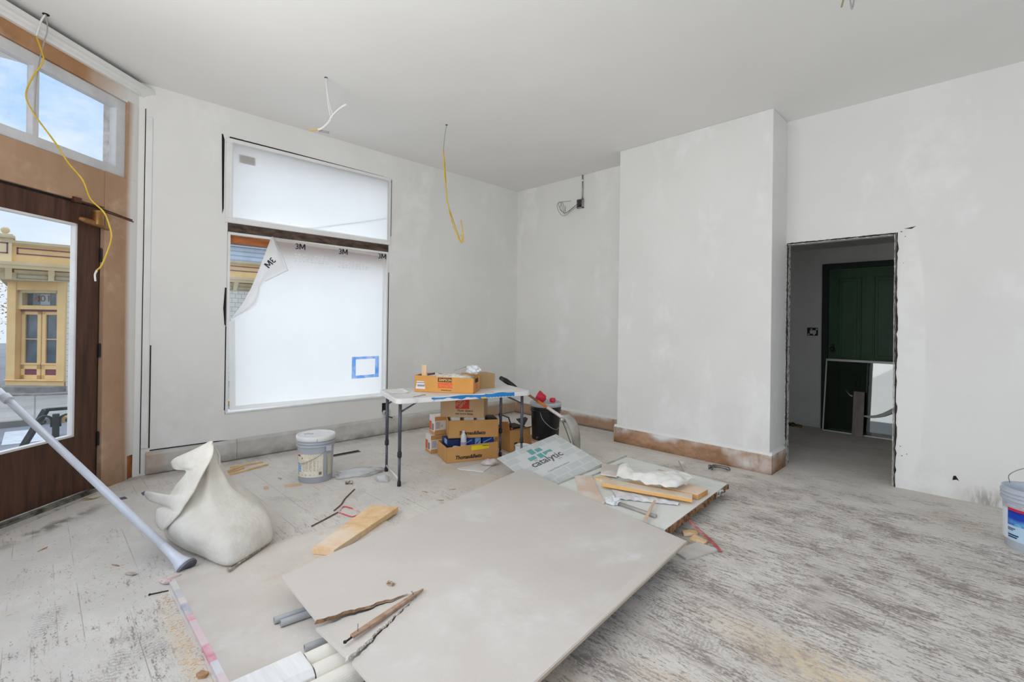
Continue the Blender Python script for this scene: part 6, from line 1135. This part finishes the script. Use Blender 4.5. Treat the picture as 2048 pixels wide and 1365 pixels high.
# plumbing bits by the chimney baseboard
fp = thing('pipe_fitting', (-1.887,4.762,0.000), 'grey metal pipe fitting on the floor by the chimney baseboard', 'fitting'); m_fit = mat('dull_zinc', S(122, 118, 114), .4, .6, col2=S(84, 80, 76), scale=18)
build(MB().tube(spline([(-1.923,4.623,0.030), (-1.880,4.684,0.032), (-1.827,4.705,0.030), (-1.779,4.716,0.024), (-1.773,4.712,0.012)], 5), [.016, .018, .014, .014, .017, .017, .015, .015, .015, .014, .014, .015, .015, .016, .018, .018, .018, .018, .018, .018, .018], 12), 'bent_body', m_fit, fp); build(MB().tube([(-1.888,4.608,0.012), (-1.899,4.670,0.045)], .007, 8), 'stub', m_fit, fp); build(MB().lathe([(.013, 0), (.022, .002), (.022, .016), (.013, .018)], (-1.926,4.619,0.030), 12, axis=(.9, .2, 0)), 'nut', m_fit, fp)
one(MB().tube([(-2.058,4.368,0.004), (-2.126,4.446,0.040), (-2.170,4.494,0.055)], .006, 6), 'plaster_plug', mat('grey_plug', S(170, 160, 152), .8), 'thin grey plug standing up on the floor beyond the pale panel', 'plug')
one(blob((-2.160,4.507,0.040), .035, .03, .012, 53, .5, 3), 'plaster_lump', mat('white_lump', S(224, 222, 218), .9), 'white plaster lump on top of the thin grey plug', 'lump')
# bits near the lower sheet's corner
for c, rx, ry, rz, a, lab in (((-3.052,0.495,0.012), .040, .014, .012, .5, 'curled white paper twist at the corner of the trodden sheet, nearer the wall'), ((-3.050,0.527,0.014), .042, .013, .014, 2.0, 'curled white paper twist on the corner of the trodden sheet')): one(blob(c, rx, ry, rz, a*9, .4, 3, 16, 10, Matrix.Rotation(a, 3, 'Z')), 'paper_twist', mat('pinkish_paper', S(226, 210, 202), .8, col2=S(216, 190, 184), scale=20), lab, 'paper', 'paper twists')
one(MB().tube([(-2.972,0.419,0.004), (-2.950,0.494,0.004)], .003, 6).lathe([(.006, 0), (.006, .004)], (-2.972,0.419,0.004), 8, axis=(1, .2, 0)), 'long_nail', m_black, 'long dark nail on the floor beside the trodden sheet', 'nail')
plate('bark_chip', [(-2.173,0.457,0.000), (-2.179,0.478,0.000), (-2.151,0.495,0.000), (-2.135,0.482,0.000), (-2.150,0.459,0.000)], .012, mat('bark_chip', S(196, 158, 118), .9, col2=S(160, 120, 84), scale=30), 'torn tan wood chip beside the trodden sheet at the lower edge', 'chip', z=0)
one(blob((-3.282,0.380,0.005), .035, .013, .006, 61, .4, 3, 16, 8, Matrix.Rotation(.6, 3, 'Z')), 'paper_twist', mat('grey_twist', S(206, 194, 180), .9, col2=S(170, 158, 146), scale=30), 'flattened twist of tan paper alone on the floor in front of the sand bag', 'paper')
one(MB().grid(6, 3, lambda u, v: lerp((-4.854,0.251,0.004), (-4.859,0.336,0.004), u)+V((.02*v, .03*v, .004+.008*math.sin(u*5+v*2)))), 'yellow_wrapper', mat('yellow_wrapper', S(196, 160, 60), .6, col2=S(120, 96, 50), scale=30), 'crumpled yellow wrapper by the door threshold', 'wrapper', solid=.0015)
for P, lab in (([(-4.727,0.420,0.000), (-4.748,0.505,0.000), (-4.682,0.514,0.000), (-4.679,0.457,0.000)], 'small dark purple scrap by the prop pole'), ([(-4.759,0.606,0.000), (-4.793,0.636,0.000), (-4.709,0.644,0.000), (-4.682,0.609,0.000)], 'small dark purple scrap beside the loose corner of the sand bag')): plate('dark_scrap', P, .002, mat('purple_scrap', S(104, 96, 120), .8), lab, 'scrap', z=0)
# loose splinters and plaster crumbs
r = random.Random(12); m_sp = mat('splinter', S(206, 176, 140), .85, col2=S(150, 118, 86), scale=20); m_cr = mat('plaster_crumb', S(226, 222, 216), .95)
SPL = [(1010,940),(1340,1120),(250,1195),(85,1100),(190,1180),(120,1290),(60,1335),(310,1075),(295,1100),(232,1132),(560,958),(545,1005),(585,1010),(660,1010),(850,985),(880,1000),(905,978),(930,975),(870,1010),(1345,915),(1500,935),(1620,1000),(1560,1010),(1760,1090),(1880,1150),(1480,1160),(1600,1250)]
mbc = []
for i, (x, y) in enumerate(()): pass
def splinter(p, a, L, wdt, mt, nm, lab, cat):
    p = V(p); d = V((math.cos(a), math.sin(a), 0)); s = V((-d.y, d.x, 0)); return one(MB().prism([p-d*L-s*wdt*.3, p+s*-wdt, p+d*L, p+s*wdt*.7], (0, 0, wdt*.8)), nm, mt, lab, cat)
SPOTS = [((-3.260,2.267,0.000), .3, 'pale splinter on the floor by the near table leg'), ((-3.155,2.468,0.000), 1.2, 'splinter in the sawdust before the lowest carton'), ((-3.026,2.246,0.000), .9, 'splinter by the long edge of the big drywall sheet'), ((-4.393,1.530,0.000), .1, 'splinter on the floor between the pale sticks and the grey lidded bucket'), ((-3.457,0.333,0.000), .5, 'splinter near the tan paper twist'), ((-3.989,0.043,0.000), 2.3, 'splinter on the boards near the entrance door'), ((-1.662,4.986,0.000), .2, 'splinter below the chimney baseboard corner'), ((-1.741,3.513,0.000), .8, 'splinter on the floor below the torn panel edge')]
for p, a, lab in SPOTS: splinter(p, a, .03, .006, m_sp, 'wood_splinter', lab, 'splinter')
# sawdust and crumbs too many to count: one loose scatter
mb = MB(); r = random.Random(21)
def crumb(x, y, s):
    z = s*.5; a = r.random()*6.28; d = V((math.cos(a), math.sin(a), 0)); q = V((-d.y, d.x, 0)); L = s*r.uniform(.8, 3); mb.prism([V((x, y, .0005))-d*L-q*s, V((x, y, .0005))+d*L-q*s*.6, V((x, y, .0005))+d*L*.8+q*s, V((x, y, .0005))-d*L*.7+q*s*.8], (0, 0, z))
for i in range(900):
    t = r.random()**.8; x = -3.0+2.1*t; crumb(x, .492-abs(r.gauss(0, .035)), r.uniform(.0008, .003))
for i in range(500): crumb(-3.15+r.uniform(-.3, .28), 2.62+r.uniform(-.22, .22), r.uniform(.0008, .0026)) 
for i in range(200): crumb(r.uniform(-4.2, -3.2), r.uniform(-.1, .4), r.uniform(.001, .003))
one(mb, 'sawdust', mat('sawdust_shavings', S(222, 186, 140), .95, col2=S(226, 212, 192), scale=9), 'orange sawdust and shavings strewn along the trodden sheet and before the cartons', 'sawdust', kind='stuff')
